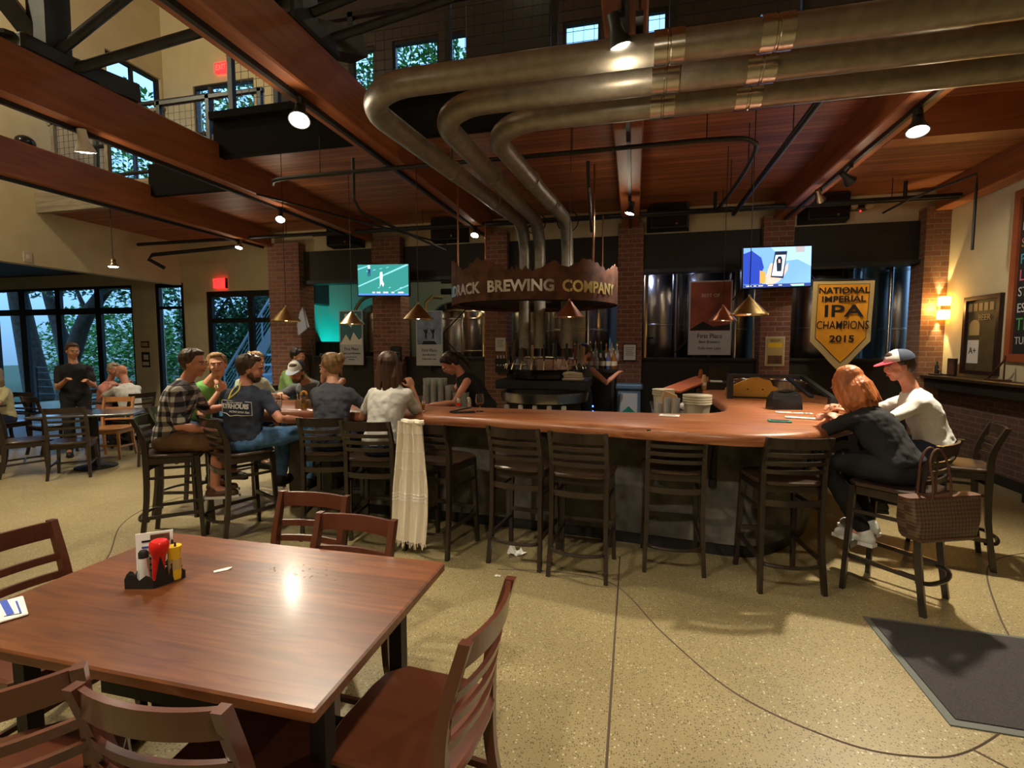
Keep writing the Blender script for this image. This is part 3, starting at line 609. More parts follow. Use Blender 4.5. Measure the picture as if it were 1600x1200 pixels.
tank('steel tank behind the red sunset poster', 1.45, 9.9, .58, .8, 3.1)
tank('steel tank behind the yellow champions banner', 3.05, 9.7, .66, .8, 3.1)
tank('steel tank in the gap between banner and end pillar', 4.6, 10.4, .5, .8, 3.1)
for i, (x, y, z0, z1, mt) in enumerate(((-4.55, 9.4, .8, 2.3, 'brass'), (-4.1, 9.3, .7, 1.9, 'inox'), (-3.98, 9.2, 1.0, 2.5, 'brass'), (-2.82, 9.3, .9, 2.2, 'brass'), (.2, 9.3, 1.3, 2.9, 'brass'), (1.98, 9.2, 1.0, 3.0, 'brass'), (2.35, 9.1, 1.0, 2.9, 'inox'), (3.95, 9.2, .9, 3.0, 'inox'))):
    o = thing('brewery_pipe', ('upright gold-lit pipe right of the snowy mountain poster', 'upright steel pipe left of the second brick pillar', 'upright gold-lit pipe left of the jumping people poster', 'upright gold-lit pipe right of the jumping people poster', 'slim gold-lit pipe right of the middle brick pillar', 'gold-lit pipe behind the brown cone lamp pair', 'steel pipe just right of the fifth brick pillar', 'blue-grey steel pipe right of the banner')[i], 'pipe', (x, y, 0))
    MB().tube([(0, 0, 0), (0, 0, z1), (.1, .1, z1 + .12), (.1, .6, z1 + .15)], .035, 10).build('pipe', mt, o, True); MB().lathe([(.05, 0), (.05, .06)], (0, 0, z0), 10).build('coupling', 'inox', o, True)  # gold light on some of the pipes is put into a brass colour
    MB().tube([(0, 0, z0 + .5), (.14, -.02, z0 + .5)], .015, 8).build('valve_handle', 'black', o)
o = thing('brewery_hose', 'thick hose arch lit cyan above the first tank', 'hose', (-5.85, 9.8, 0))
MB().tube(bez([(-.05, 0, 1.0), (-.05, 0, 2.2), (.05, 0, 2.55), (.35, 0, 2.72), (1.1, 0, 2.74)], 6), .035, 10).build('hose', 'tank', o, True)
o = thing('wall_box', 'dark electrical box on the cyan lit wall', 'box', (-6.91, 9.95, 2.85)); MB().box((0, -.3, -.28), (.12, .3, .28), .02).build('case', 'blackp', o); MB().box((.121, -.26, -.24), (.128, .26, .24)).build('door', 'steel', o)
o = thing('brewery_cart', 'dark boxy cart below the cyan lit wall', 'cart', (-6.3, 9.8, 0)); MB().box((-.55, -.3, .1), (.45, .3, 1.75), .05).build('body', pm('dull green cover', (.05, .07, .05), .9, noise=.3), o)
for x in (-.45, .35): MB().lathe([(.05, 0), (.06, .05), (.05, .1)], (x, 0, 0), 12).build('wheel', 'black', o)
for i, (x0, x1, z0, z1) in enumerate(((-3.6, -2.6, 1.5, 2.75), (.75, 2.0, 1.3, 2.7), (-4.6, -3.6, 1.5, 2.7))):
    pass
for lab, x, s in (('crossed black cables behind the third poster', 1.15, 1), ('crossed black cables in front of the jumping people poster', -3.0, -1)):
    o = thing('bracing', lab, 'bracing', (x * 1.045, 8.52, 1.5))
    MB().tube([(-.55, 0, .12), (.45, 0, 1.1)], .012, 6).build('brace', 'black', o); MB().tube([(-.3, .03, .45), (.15, .03, .0)], .012, 6).build('brace', 'black', o)
    o.location.z = 1.43
# whitish roof brace of the brewery
o = thing('brewery_duct', 'dim horizontal ducts under the charcoal panel right of the left television', 'duct', (-3.2, 9.6, 2.75)); MB().tube([(-.6, 0, 0), (1.0, 0, 0)], .06, 12).build('duct', 'steel', o, True); MB().tube([(-.6, 0, .2), (1.0, 0, .2)], .04, 12).build('duct', 'steel', o, True)

# ================================================================== ON THE PILLAR WALL
def speaker(x, lab):
    o = thing('loudspeaker', lab, 'loudspeaker', (x, 8.45, 3.66))
    MB().prism([(-.33, .15), (.33, .15), (.27, -.17), (-.27, -.17)], -.17, .2).build('cabinet', 'black', o); MB().box((-.25, -.185, -.15), (.25, -.171, .18)).build('grille', 'blackg', o); MB().box((-.04, .0, .18), (.04, .05, .22)).build('bracket', 'steel', o)
    MB().box((.1, -.19, -.13), (.13, -.186, -.1)).build('badge', 'chrome', o)
for x, l in ((-5.25, 'black loudspeaker under the ceiling left of the second pillar'), (-3.2, 'black loudspeaker under the ceiling left of the third pillar'), (.50, 'black loudspeaker under the ceiling right of the middle pillar'), (2.72, 'black loudspeaker under the ceiling right of the fifth pillar')): speaker(x, l)
for x, l in ((-1.62, 'round black ceiling fan left of the innermost pipe'), (-1.08, 'round black ceiling fan right of the innermost pipe')):
    o = thing('wall_fan', l, 'fan', (x, 8.3, 3.68))
    c = [(.17 * cos(2 * pi * k / 24), 0, .17 * sin(2 * pi * k / 24)) for k in range(25)]
    MB().tube(c, .01, 6).build('cage', 'steel', o, True); MB().tube([(0, -.04, 0), (0, .14, 0)], .05, 12).build('motor', 'black', o, True)
    for k in range(4):
        a = k * pi / 2 + .4; MB().bar((.04 * cos(a), 0, .04 * sin(a)), (.15 * cos(a), .02, .15 * sin(a)), .02, .07, (0, 1, 0)).build('blade', 'black', o)
    MB().tube([(0, .15, 0), (0, .15, .21)], .012, 6).build('mount', 'black', o)
o = thing('emergency_light', 'twin-headed emergency light with red indicator on the cream strip', 'emergency light', (3.2, 8.55, 3.70))
MB().box((-.12, -.05, -.05), (.12, .06, .04), .02).build('case', 'black', o)
for s in (-1, 1): MB().tube([(s * .1, -.04, .0), (s * .1, -.12, -.01)], .045, 14).build('lamp_head', 'cream', o, True)
MB().box((-.01, -.06, -.08), (.01, -.05, -.06)).build('indicator', 'exitred', o)
def exitsign(loc, rz, lab):
    o = thing('exit_sign', lab, 'exit sign', loc, rz)
    MB().box((-.16, -.03, -.1), (.16, .03, .1), .01).build('case', 'exitred', o); text('EXIT', .15, 'white', o, wallmat((0, -.032, 0)), sx=.8)
    MB().box((.155, -.035, -.105), (.165, .03, .105)).build('edge', 'black', o)
exitsign((-8.55, 8.96, 2.98), 0, 'red exit sign above the glass door downstairs'); exitsign((-8.1, 8.768, 7.2), 0, 'red exit sign upstairs near the tall window')
MB_ = thing('notice', 'small beige and dark notice on the wall between slider and narrow window', 'notice', (-10.66, 8.985, 1.5))
MB().box((-.11, -.01, -.32), (.11, .0, .02)).build('panel', 'blackp', MB_); MB().box((-.11, -.01, .12), (.11, 0, .26)).build('panel', 'blackp', MB_); MB().box((-.09, -.014, .15), (.09, -.0101, .23)).build('text_field', 'bannerb', MB_); MB().box((-.09, -.014, -.28), (.09, -.0101, -.2)).build('text_field', 'cream', MB_); MB().box((-.05, -.014, -.15), (.08, -.0101, -.04)).build('text_field', 'cream', MB_)

def emis(name, col, s=1): return pm(name, col, .5, emit=col, es=s)
def tv(label, loc, w, h, tilt, rz, rx=0):
    o = thing('television', label, 'television', loc); o.rotation_euler = (rad(rx), rad(tilt), rad(rz))
    MB().box((-w / 2 - .02, 0, -h / 2 - .02), (w / 2 + .02, .06, h / 2 + .02), .01).build('case', 'blackg', o)
    MB().box((-.06, .06, -.1), (.06, .44, .1)).build('mount', 'black', o); return o
def flat(o, name, pts, mat, y, par=None):
    return MB().loft([[(x, y, z) for x, z in pts], [(x, y + .0008, z) for x, z in pts]]).build(name, mat, par or o, uv=False)
t = tv('television showing a football field, mounted left on the second pillar', (-4.22, 7.95, 2.80), .92, .52, 1.0, 4, 3)
t.location.z = 2.79
flat(t, 'screen', [(-.46, -.26), (.46, -.26), (.46, .26), (-.46, .26)], emis('screen field teal', (.02, .17, .155), 1.0), -.002)
sc = emis('screen line', (.16, .42, .48), 1)
for p in ([(-.46, -.12), (-.46, -.10), (.42, .26), (.46, .26), (.46, .245)], [(.2, -.2), (.21, -.185), (.46, -.08), (.46, -.10)], [(-.46, .17), (-.46, .19), (-.25, .25), (-.24, .235)]): flat(t, 'field_line', p, sc, -.004)
for k in range(7): flat(t, 'field_mark', [(-.3 + k * .12, .14 + .02 * k), (-.25 + k * .12, .15 + .02 * k), (-.25 + k * .12, .16 + .02 * k), (-.3 + k * .12, .15 + .02 * k)] if k < 4 else [(-.9 + k * .2, -.14), (-.86 + k * .2, -.13), (-.86 + k * .2, -.12), (-.9 + k * .2, -.13)], sc, -.004)
flat(t, 'player', [(-.05, .13), (-.01, .14), (0, .06), (-.01, -.0), (.02, -.07), (.0, -.12), (-.03, -.06), (-.06, -.12), (-.055, -.03), (-.06, .06)], emis('screen white', (.55, .52, .52), 1), -.0052)
flat(t, 'referee', [(-.27, .25), (-.23, .25), (-.225, .16), (-.23, .06), (-.245, .06), (-.25, .14), (-.265, .06), (-.28, .06), (-.27, .17)], emis('screen navy', (.01, .03, .10), 1), -.0052); flat(t, 'referee_shirt', [(-.27, .25), (-.23, .25), (-.23, .19), (-.27, .19)], emis('screen pale', (.5, .65, .8), 1), -.006)
flat(t, 'score_bar', [(-.46, -.26), (.46, -.26), (.46, -.232), (-.46, -.232)], emis('screen blue', (.05, .15, .55), 1.1), -.0052)
for x, w in ((-.2, .05), (-.12, .07), (.0, .09), (.15, .05), (.27, .1)): flat(t, 'score_box', [(x, -.225), (x + w, -.225), (x + w, -.2), (x, -.2)], 'screen white' in MATS and MATS['screen white'], -.0052)
t = tv('television showing a hand holding a phone, mounted right on the fifth pillar', (1.98, 7.95, 2.78), 1.0, .56, -2.5, 17, 2)
flat(t, 'screen', [(-.5, -.28), (.5, -.28), (.5, .28), (-.5, .28)], emis('screen sky blue', (.13, .28, .62), 1.0), -.002)
flat(t, 'picture_patch', [(-.1, .28), (.5, .28), (.5, .0), (.3, .1), (.1, .08)], emis('screen pale blue', (.27, .45, .72), 1), -.0035); flat(t, 'picture_patch', [(.26, .28), (.4, .28), (.4, .2), (.27, .2)], emis('screen grey brown', (.30, .28, .3), 1), -.0045)
flat(t, 'picture_patch', [(-.5, .2), (-.38, .24), (-.24, .14), (-.2, .0), (-.24, -.08), (-.22, -.23), (-.5, -.23)], emis('screen deep blue', (.015, .04, .30), 1), -.0045)
flat(t, 'picture_patch', [(-.26, -.04), (-.18, -.06), (-.16, -.22), (-.26, -.22)], emis('screen orange', (.7, .25, .05), 1), -.0055)
flat(t, 'hand', [(-.18, -.2), (-.14, -.04), (-.1, .06), (-.05, .04), (.1, -.02), (.16, .06), (.15, -.04), (.1, -.12), (.02, -.2), (-.06, -.24), (-.16, -.24)], emis('screen skin', (.75, .38, .30), 1), -.0055)
flat(t, 'phone', [(-.1, -.14), (-.04, .22), (.14, .22), (.09, -.16)], emis('screen black', (.01, .015, .03), 1), -.0065); flat(t, 'phone_display', [(-.085, -.12), (-.03, .17), (.12, .17), (.075, -.13)], emis('screen display', (.45, .62, .75), 1.1), -.0075)
flat(t, 'phone_figure', [(-.01, -.06), (-.02, .1), (.01, .15), (.05, .15), (.07, .1), (.055, -.06)], 'screen black' in MATS and MATS['screen black'], -.0085); flat(t, 'phone_face', [(.01, .06), (.01, .11), (.035, .11), (.04, .06)], MATS['screen skin'], -.0095)
flat(t, 'score_bar', [(-.5, -.28), (.5, -.28), (.5, -.235), (-.5, -.235)], emis('screen night', (.02, .04, .16), 1), -.0055)
for x, w in ((-.46, .08), (-.35, .04), (-.28, .07), (-.14, .08), (.02, .05), (.2, .2)): flat(t, 'caption', [(x, -.262), (x + w, -.262), (x + w, -.248), (x, -.248)], MATS['screen white'], -.0065)
flat(t, 'caption', [(.22, -.275), (.4, -.275), (.4, -.265), (.22, -.265)], emis('screen green', (.1, .7, .25), 1), -.0065)

# ---- champions banner
o = thing('champions_banner', 'yellow pennant banner reading NATIONAL IMPERIAL IPA CHAMPIONS 2015', 'banner', (2.84, 7.98, 2.14), rad(4))
def pen(w, h, tip, y, n, mat, thick=.003):
    mb = MB(); nx = 16; nz = 24; vs = []; 
    def wav(x, z): return .012 * sin(9 * x + 3 * z) + .008 * sin(17 * x - 5 * z)
    cols = []
    for i in range(nx + 1):
        x = -w / 2 + w * i / nx; zb = -h / 2 - tip * (1 - abs(2 * x / w)); cols.append([(x, y + wav(x, lerp(zb, h / 2, j / nz)), lerp(zb, h / 2, j / nz)) for j in range(nz + 1)])
    v = [p for c in cols for p in c]; v += [(p[0], p[1] + thick, p[2]) for p in v]; N = (nx + 1) * (nz + 1); f = []
    for i in range(nx):
        for j in range(nz):
            a = i * (nz + 1) + j; q = (a, a + nz + 1, a + nz + 2, a + 1); f.append(q); f.append(tuple(N + k for k in reversed(q)))
    mb.add(v, f); return mb.build(n, mat, o, True)
pen(.78, .84, .44, 0, 'border_cloth', 'bannerb'); pen(.66, .76, .35, -.006, 'ink_line', 'ink'); pen(.645, .745, .345, -.011, 'yellow_cloth', 'goldc')
for s, sz, z, sx in (('NATIONAL', .115, .285, 1.12), ('IMPERIAL', .115, .165, 1.22), ('IPA', .235, -.005, 1.55), ('CHAMPIONS', .165, -.20, .72), ('2015', .13, -.39, 1.25)):
    text(s, sz, 'ink', o, wallmat((0, -.036, z)), sx=sx, bold=.001 if s == 'CHAMPIONS' else .003)
MB().tube([(-.4, .01, .44), (.4, .01, .44)], .012, 8).build('hanging_rod', 'steel', o); MB().tube([(-.35, .01, .44), (-.35, .5, .74)], .004, 5).tube([(.35, .01, .44), (.35, .5, .74)], .004, 5).build('cord', 'black', o)

# ---- standing posters with First Place text
def poster(label, x, y, z0, z1, w, bgm, rz=0):
    k_ = 8.49 / y; o = thing('poster', label, 'poster', (x * k_, 8.49, 1.65 * (1 - k_)), 0); o.scale = (k_,) * 3; MB().box((-w / 2, 0, z0), (w / 2, .02, z1)).build('board', 'posterb', o)
    MB().box((-.02, .02, z0 - .1), (.02, .05, z1 - .1)).build('stand', 'black', o); flat(o, 'picture', [(-w / 2 + .02, z0 + .36), (w / 2 - .02, z0 + .36), (w / 2 - .02, z1 - .02), (-w / 2 + .02, z1 - .02)], bgm, -.002); return o
def ptext(o, lines, z, w):
    for s, sz, dz in lines: text(s, sz, 'ink', o, wallmat((0, -.003, z - dz)), sx=.9)
o = poster('poster with snowy white mountains reading First Place Best Local Brewery', -4.86, 7.95, 1.32, 2.28, .46, pm('poster teal', (.05, .17, .22), .6))
for p, m_ in (([(-.21, 1.70), (-.1, 1.86), (-.02, 1.74), (.05, 1.9), (.15, 1.76), (.21, 1.8), (.21, 1.68), (-.21, 1.68)], 'white'), ([(-.12, 2.22), (.12, 2.22), (.12, 2.12), (.0, 1.98), (-.12, 2.12)], 'white')): flat(o, 'printed_shape', p, M[m_], -.004)
text('BEST OF 2019', .04, 'ink', o, wallmat((0, -.006, 2.12))); ptext(o, (('First Place', .075, 0), ('Best Local Brewery', .05, .075), ('Best Microbrew', .035, .14), ('Montana', .035, .185)), 1.60, .46)
o = poster('poster with two jumping people reading First Place Best Brewery', -3.38, 7.95, 1.32, 2.25, .48, pm('poster lilac blue', (.22, .28, .45), .6, noise=.4, nscale=5))
for dx in (-.06, .07): flat(o, 'printed_figure', [(dx - .01, 1.86), (dx - .06, 1.96), (dx - .015, 1.92), (dx, 1.95), (dx + .015, 1.92), (dx + .05, 1.97), (dx + .015, 1.86), (dx + .02, 1.75), (dx, 1.8), (dx - .02, 1.75)], M['ink'], -.004)
flat(o, 'printed_shape', [(-.14, 1.68), (.14, 1.68), (.1, 1.74), (-.1, 1.74)], M['ink'], -.004); text('BEST OF', .05, 'ink', o, wallmat((0, -.005, 2.12))); ptext(o, (('First Place', .075, 0), ('Best Brewery', .05, .075), ('Daily Inter Lake', .045, .145)), 1.58, .48)
o = poster('red sunset poster reading First Place Best Brewery', 1.10, 7.98, 1.52, 2.62, .60, pm('poster sunset', (.30, .07, .045), .6, noise=.5, nscale=3), rad(5))
text('BEST OF', .07, 'cream', o, wallmat((0, -.005, 2.4))); ptext(o, (('First Place', .095, 0), ('Best Brewery', .06, .085), ('Daily Inter Lake', .055, .18)), 1.80, .6)
flat(o, 'printed_shape', [(-.28, 1.9), (-.1, 2.02), (.05, 1.94), (.28, 1.98), (.28, 1.89), (-.28, 1.89)], M['ink'], -.004)
def notice(label, x, y, z, w, h, mats='white', lines=5, frame=None):
    o = thing('notice', label, 'notice', (x, y, z))
    if frame: MB().box((-w / 2 - .015, 0, -h / 2 - .015), (w / 2 + .015, .012, h / 2 + .015)).build('frame', frame, o)
    MB().box((-w / 2, -.006, -h / 2), (w / 2, -.0005, h / 2)).build('paper', mats, o)
    for k in range(lines): MB().box((-w * .35, -.008, h * (.3 - .12 * k)), (w * (.35 - .07 * (k % 3)), -.0061, h * (.33 - .12 * k))).build('text_line', 'blackp', o)
    return o
notice('white printed sheet on the third brick pillar beside the taps', -2.24, 8.38, 1.68, .18, .23); notice('framed white sheet on the middle brick pillar', -.06, 8.38, 1.55, .19, .25, frame='black')
n = notice('small yellow and brown framed flyer on the fifth brick pillar', 2.10, 8.38, 1.57, .24, .42, 'bannerb', 0, 'cream'); MB().box((-.1, -.009, .06), (.1, -.0061, .13)).build('yellow_band', 'yellow', n); MB().box((-.1, -.009, -.19), (.1, -.0061, -.06)).build('picture', 'rust', n); text('BREW', .06, 'ink', n, wallmat((0, -.008, .165)), sx=.9)
o = thing('file_rack', 'black wall rack with white cards on the third brick pillar', 'rack', (-2.2, 8.38, 1.33))
for k in range(2):
    MB().box((-.12, -.06, -.14 + k * .15), (.12, 0, -.02 + k * .13)).build('pocket', 'black', o)
    for j in range(4): MB().box((-.09 + j * .055, -.05, -.03 + k * .14), (-.07 + j * .055, -.02, .02 + k * .14)).build('card', 'white', o)
o = thing('wall_box', 'black switch box with white dot on the second brick pillar', 'box', (-4.2, 8.36, 1.5)); MB().box((-.1, -.05, -.15), (.1, .04, .15), .01).build('case', 'black', o); MB().box((-.02, -.055, -.0), (.02, -.051, .05)).build('label_plate', 'white', o)
o = thing('flag', 'pale blue flag on a thin pole by the first brick pillar', 'flag', (-5.15, 7.2, 0)); 
MB().tube([(.12, 0, .9), (.02, 0, 1.6), (-.12, 0, 2.3)], .007, 6).build('pole', 'black', o)
fl = MB(); fl.loft([[(-.12, 0, 2.3), (-.115, .01, 2.3), (-.02, .02, 1.97), (-.03, .0, 1.96)], [(-.17, -.02, 2.2), (-.165, -.01, 2.2), (-.12, .03, 1.9), (-.13, .01, 1.9)], [(-.24, .0, 2.0), (-.235, .01, 2.0), (-.21, .0, 1.83), (-.22, -.01, 1.83)]]); fl.build('cloth', pm('pale flag cloth', (.5, .55, .75), .9), o, False)
MB().lathe([(.12, .86), (.12, .9), (.02, .92)], (.12, 0, 0), 14).build('base', 'black', o)
tb = thing('side_table', 'dark table behind the bar carrying the flag pole', 'table', (-5.03, 7.2, 0)); MB().box((-.3, -.25, .82), (.3, .25, .86)).build('tabletop', 'dtable', tb)
for sx_ in (-.25, .25):
    for sy_ in (-.2, .2): MB().box((sx_ - .02, sy_ - .02, 0), (sx_ + .02, sy_ + .02, .82)).build('leg', 'black', tb)
# sconce
o = thing('wall_sconce', 'glowing amber up and down wall light beside the end pillar', 'wall lamp', (4.3, 8.38, 2.19))
MB().box((-.11, -.10, .03), (-.0, .10, .16), .01).build('upper_shade', 'sconceg', o); MB().box((-.11, -.10, -.16), (0, .10, -.03), .01).build('lower_shade', 'sconceg', o); MB().box((-.12, -.08, -.028), (0, .08, .028)).build('band', 'copper', o)
# glazed case
o = thing('display_case', 'dark framed glass case with papers on the cream wall', 'display case', (4.3, 7.58, 1.79))
w, h_ = .34, .50
f = MB()
for a, b in (((-.05, -w, -h_), (0, w, -h_ + .05)), ((-.05, -w, h_ - .05), (0, w, h_)), ((-.05, -w, -h_ + .05), (0, -w + .05, h_ - .05)), ((-.05, w - .05, -h_ + .05), (0, w, h_ - .05))): f.box(a, b)
f.build('frame', pm('dark brown frame', (.03, .012, .012), .4), o); MB().box((-.012, -w + .05, -h_ + .05), (-.004, w - .05, h_ - .05)).build('backing', pm('olive backing', (.09, .07, .03), .7, noise=.2), o)
for k in range(5): MB().box((-.016, .22 - k * .1, .31), (-.0121, .29 - k * .1, .41)).build('card', 'bannerb', o)
MB().box((-.018, .05, -.36), (-.0121, .26, -.06)).build('sheet', 'white', o); text('A+', .12, 'ink', o, Matrix.Translation((-.02, .155, -.2)) @ Euler((pi / 2, 0, -pi / 2)).to_matrix().to_4x4())
MB().loft([[(-.018, .15 + .1 * cos(pi * k / 12), .12 + .08 * sin(pi * k / 12)) for k in range(13)] + [(-.018, .05, .0), (-.018, .25, 0)], [(-.0125, .15 + .1 * cos(pi * k / 12), .12 + .08 * sin(pi * k / 12)) for k in range(13)] + [(-.0125, .05, .0), (-.0125, .25, 0)]]).build('arched_print', 'bannerb', o)
text('BEER', .11, 'bannerb', o, Matrix.Translation((-.02, -.03, .22)) @ Euler((pi / 2, 0, -pi / 2)).to_matrix().to_4x4())
# chalkboard
o = thing('chalkboard', 'large red wood framed chalkboard with coloured writing at the right edge', 'chalkboard', (4.3, 6.2, 2.45)); w, h_ = .92, .98
f = MB()
for a, b in (((-.05, -w, -h_), (0, w, -h_ + .09)), ((-.05, -w, h_ - .09), (0, w, h_)), ((-.05, -w, -h_ + .09), (0, -w + .09, h_ - .09)), ((-.05, w - .09, -h_ + .09), (0, w, h_ - .09))): f.box(a, b)
f.build('frame', 'frame', o); MB().box((-.02, -w + .09, -h_ + .09), (-.005, w - .09, h_ - .09)).build('board', 'chalk', o)
cols = [pm('chalk ' + n_, c_, .9, emit=None) for n_, c_ in (('white', (.7, .7, .68)), ('green', (.1, .45, .12)), ('pink', (.7, .15, .25)), ('orange', (.6, .22, .08)), ('blue', (.1, .4, .6)))]
for k, (s, c_, sz) in enumerate((('NOW ON TAP', 0, .16), ('IPA  6.5%', 0, .13), ('SCOTCH ALE', 3, .14), ('PALE ALE', 4, .16), ('LAGER', 2, .18), ('STOUT', 0, .15), ('ESPRESSO PORTER', 0, .15), ('TEA ALE', 1, .2), ('TUESDAY SPECIAL', 0, .12))):
    text(s, sz, cols[c_], o, Matrix.Translation((-.024, .8, .74 - k * .185)) @ Euler((pi / 2, 0, -pi / 2)).to_matrix().to_4x4(), align='LEFT', sx=.9)
# dome lamp ball on cream wall
o = thing('wall_camera', 'round dark ball fixture on the cream wall above the left beam', 'camera', (-9.6, 6.15, 4.85)); MB().ell((.14, 0, .03), (.11, .14, .11)).build('ball', 'blackg', o, True); MB().tube([(0, 0, -.1), (.1, 0, -.08), (.14, 0, 0)], .012, 6).build('bracket', 'steel', o)
o = thing('wall_switch', 'small cream thermostat on the cream wall under the balcony', 'switch', (-9.6, 6.15, 3.1)); MB().box((0, -.06, -.08), (.02, .06, .08), .005).build('plate', 'cream', o); MB().box((.02, -.02, -.03), (.028, .02, .03)).build('rocker', 'white', o)
# upstairs television back and chairs
o = thing('hanging_screen', 'big black panel standing upstairs behind the wire railing', 'screen', (-1.76, 7.0, 5.65)); MB().box((-.6, -.05, 0), (.6, .05, .75), .02).build('panel', 'blackp', o); MB().box((-.1, -.04, -1.51), (.1, .04, 0)).build('stand', 'black', o); MB().box((-.4, -.3, -1.55), (.4, .3, -1.51)).build('base', 'black', o)

# ================================================================== BAR
def inset(P_, d):
    n = len(P_); out = []
    a = sum(P_[i][0] * P_[(i + 1) % n][1] - P_[(i + 1) % n][0] * P_[i][1] for i in range(n)); sg = 1 if a > 0 else -1
    for i in range(n):
        p0, p1, p2 = Vector(P_[i - 1]), Vector(P_[i]), Vector(P_[(i + 1) % n])
        t = ((p1 - p0).normalized() + (p2 - p1).normalized()).normalized(); out.append((p1.x - t.y * d * sg, p1.y + t.x * d * sg))
    return out
front = [v[:2] for v in bez([(-3.88, 4.25, 0), (-3.72, 3.98, 0), (-3.3, 3.88, 0), (-2.6, 3.95, 0), (-2, 3.94, 0), (-1.28, 3.88, 0), (-.41, 3.74, 0), (.3, 3.60, 0), (.75, 3.54, 0), (1.12, 3.68, 0), (1.45, 4.03, 0), (1.88, 4.6, 0), (2.12, 5.2, 0), (2.18, 6.0, 0), (2.12, 7.0, 0), (1.95, 7.6, 0)], 4)]
inner = [v[:2] for v in bez([(.88, 7.6, 0), (.88, 6.2, 0), (.87, 5.3, 0), (.80, 4.85, 0), (.62, 4.62, 0), (.35, 4.54, 0), (0, 4.52, 0), (-1.5, 4.54, 0), (-2.6, 4.62, 0), (-3.3, 4.72, 0), (-3.7, 4.68, 0)], 4)]
OUT = front + inner
bar = thing('bar_counter', 'long curved orange wooden bar counter with a dark front', 'bar counter')
mb = MB(); mb.loft([[(x, y, z) for x, y in inset(OUT, d)] for d, z in ((.05, .975), (.012, .985), (0, 1.01), (0, 1.035), (.012, 1.058), (.035, 1.07))]); mb.build('countertop', 'bartop', bar, True)
bw = bez([(-3.45, 4.4, 0), (-2.8, 4.36, 0), (-1.5, 4.32, 0), (-.4, 4.24, 0), (.5, 4.12, 0), (.95, 4.12, 0), (1.3, 4.45, 0), (1.6, 5.0, 0), (1.78, 5.8, 0), (1.76, 7.2, 0)], 5)
lf = [(p.x, p.y) for p in bw]; rt = [(p.x - .0, p.y) for p in bw]
def off(P_, d):
    o_ = []
    for i, p in enumerate(P_):
        t = (Vector(P_[min(i + 1, len(P_) - 1)]) - Vector(P_[max(i - 1, 0)])).normalized(); o_.append((p[0] - t.y * d, p[1] + t.x * d))
    return o_
MB().prism(off(lf, -.0) + off(lf, .1)[::-1], .1, .975).build('bar_front', 'barside', bar)
MB().prism(off(lf, .02) + off(lf, .12)[::-1], 0, .1).build('toe_kick', 'black', bar)
for (x, y, a) in ((-2.9, 4.3, 0), (-1.75, 4.3, 0), (-.65, 4.24, -5), (.62, 4.1, -6), (1.35, 4.5, 45), (1.66, 5.2, 70)):
    d = Matrix.Translation((x, y, 0)) @ Euler((0, 0, rad(a))).to_matrix().to_4x4()
    m = MB().tube(bez([(0, -.0, .62), (0, -.06, .66), (0, -.12, .82), (0, -.28, .93), (0, -.36, .955)], 4), .022, 8).tube([(0, -.0, .55), (0, -.0, .62)], .03, 8); m.xform(d).build('bracket', 'black', bar, True)
# foot shelf board with red orange top at the rear of the right wing, dark steel frame, back counter
o = thing('service_rail', 'grey steel frame rail standing on the right wing of the bar', 'rail', (1.05, 5.95, 1.07))
MB().box((-.03, -.03, 0), (.03, .03, .26)).build('post', 'steel', o); MB().bar((-.03, 0, .26), (.72, -.05, .26), .06, .03).build('rail', 'steel', o); MB().bar((.7, -.05, .26), (.88, -.45, .06), .06, .03).build('rail', 'steel', o); MB().bar((.62, .2, .24), (.74, -.25, .06), .05, .025).build('rail', 'steel', o); MB().box((.83, -.5, 0), (.9, -.42, .07)).build('post', 'steel', o)
o = thing('foam_cutout', 'yellow foam fan shape lying on the bar behind the steel rail', 'foam cutout', (1.30, 6.05, 1.075), rad(-8))
pts = [(-.27, 0)] + [(-.27 + .56 * cos(a) + .02 * sin(9 * k), .56 * sin(a) * .42 + .015 * cos(7 * k)) for k, a in enumerate([pi * .5 - pi * .5 * j / 14 for j in range(15)])]
mb = MB(); P2 = [(-.28, .01), (-.28, .10), (-.2, .14), (-.1, .19), (-.02, .23), (.05, .235), (.12, .21), (.17, .2), (.2, .14), (.25, .12), (.27, .05), (.275, .0)]
mb.loft([[(x, 0 - z * .5, z) for x, z in P2], [(x, .06 - z * .5, z) for x, z in P2]]); mb.build('foam', 'cheese', o); 
for x in (-.05, .1): MB().tube([(x, -.075, .1), (x, -.06, .1)], .009, 8).build('hole', 'black', o)
MB().box((-.25, -.02, -.005), (.25, .06, .01)).build('stand', 'black', o)
o = thing('drip_tray_boards', 'reddish orange board leaning at the back of the right wing', 'board', (.72, 7.0, 1.08), rad(-28)); MB().loft([[(-.15, -.6, 0), (.15, -.6, 0), (.15, -.6, .02), (-.15, -.6, .02)], [(-.15, .6, .12), (.15, .6, .12), (.15, .6, .14), (-.15, .6, .14)]]).build('board', pm('red orange board', (.45, .12, .05), .4), o); MB().box((-.12, .5, -.08), (.12, .56, .12)).build('foot', 'black', o)
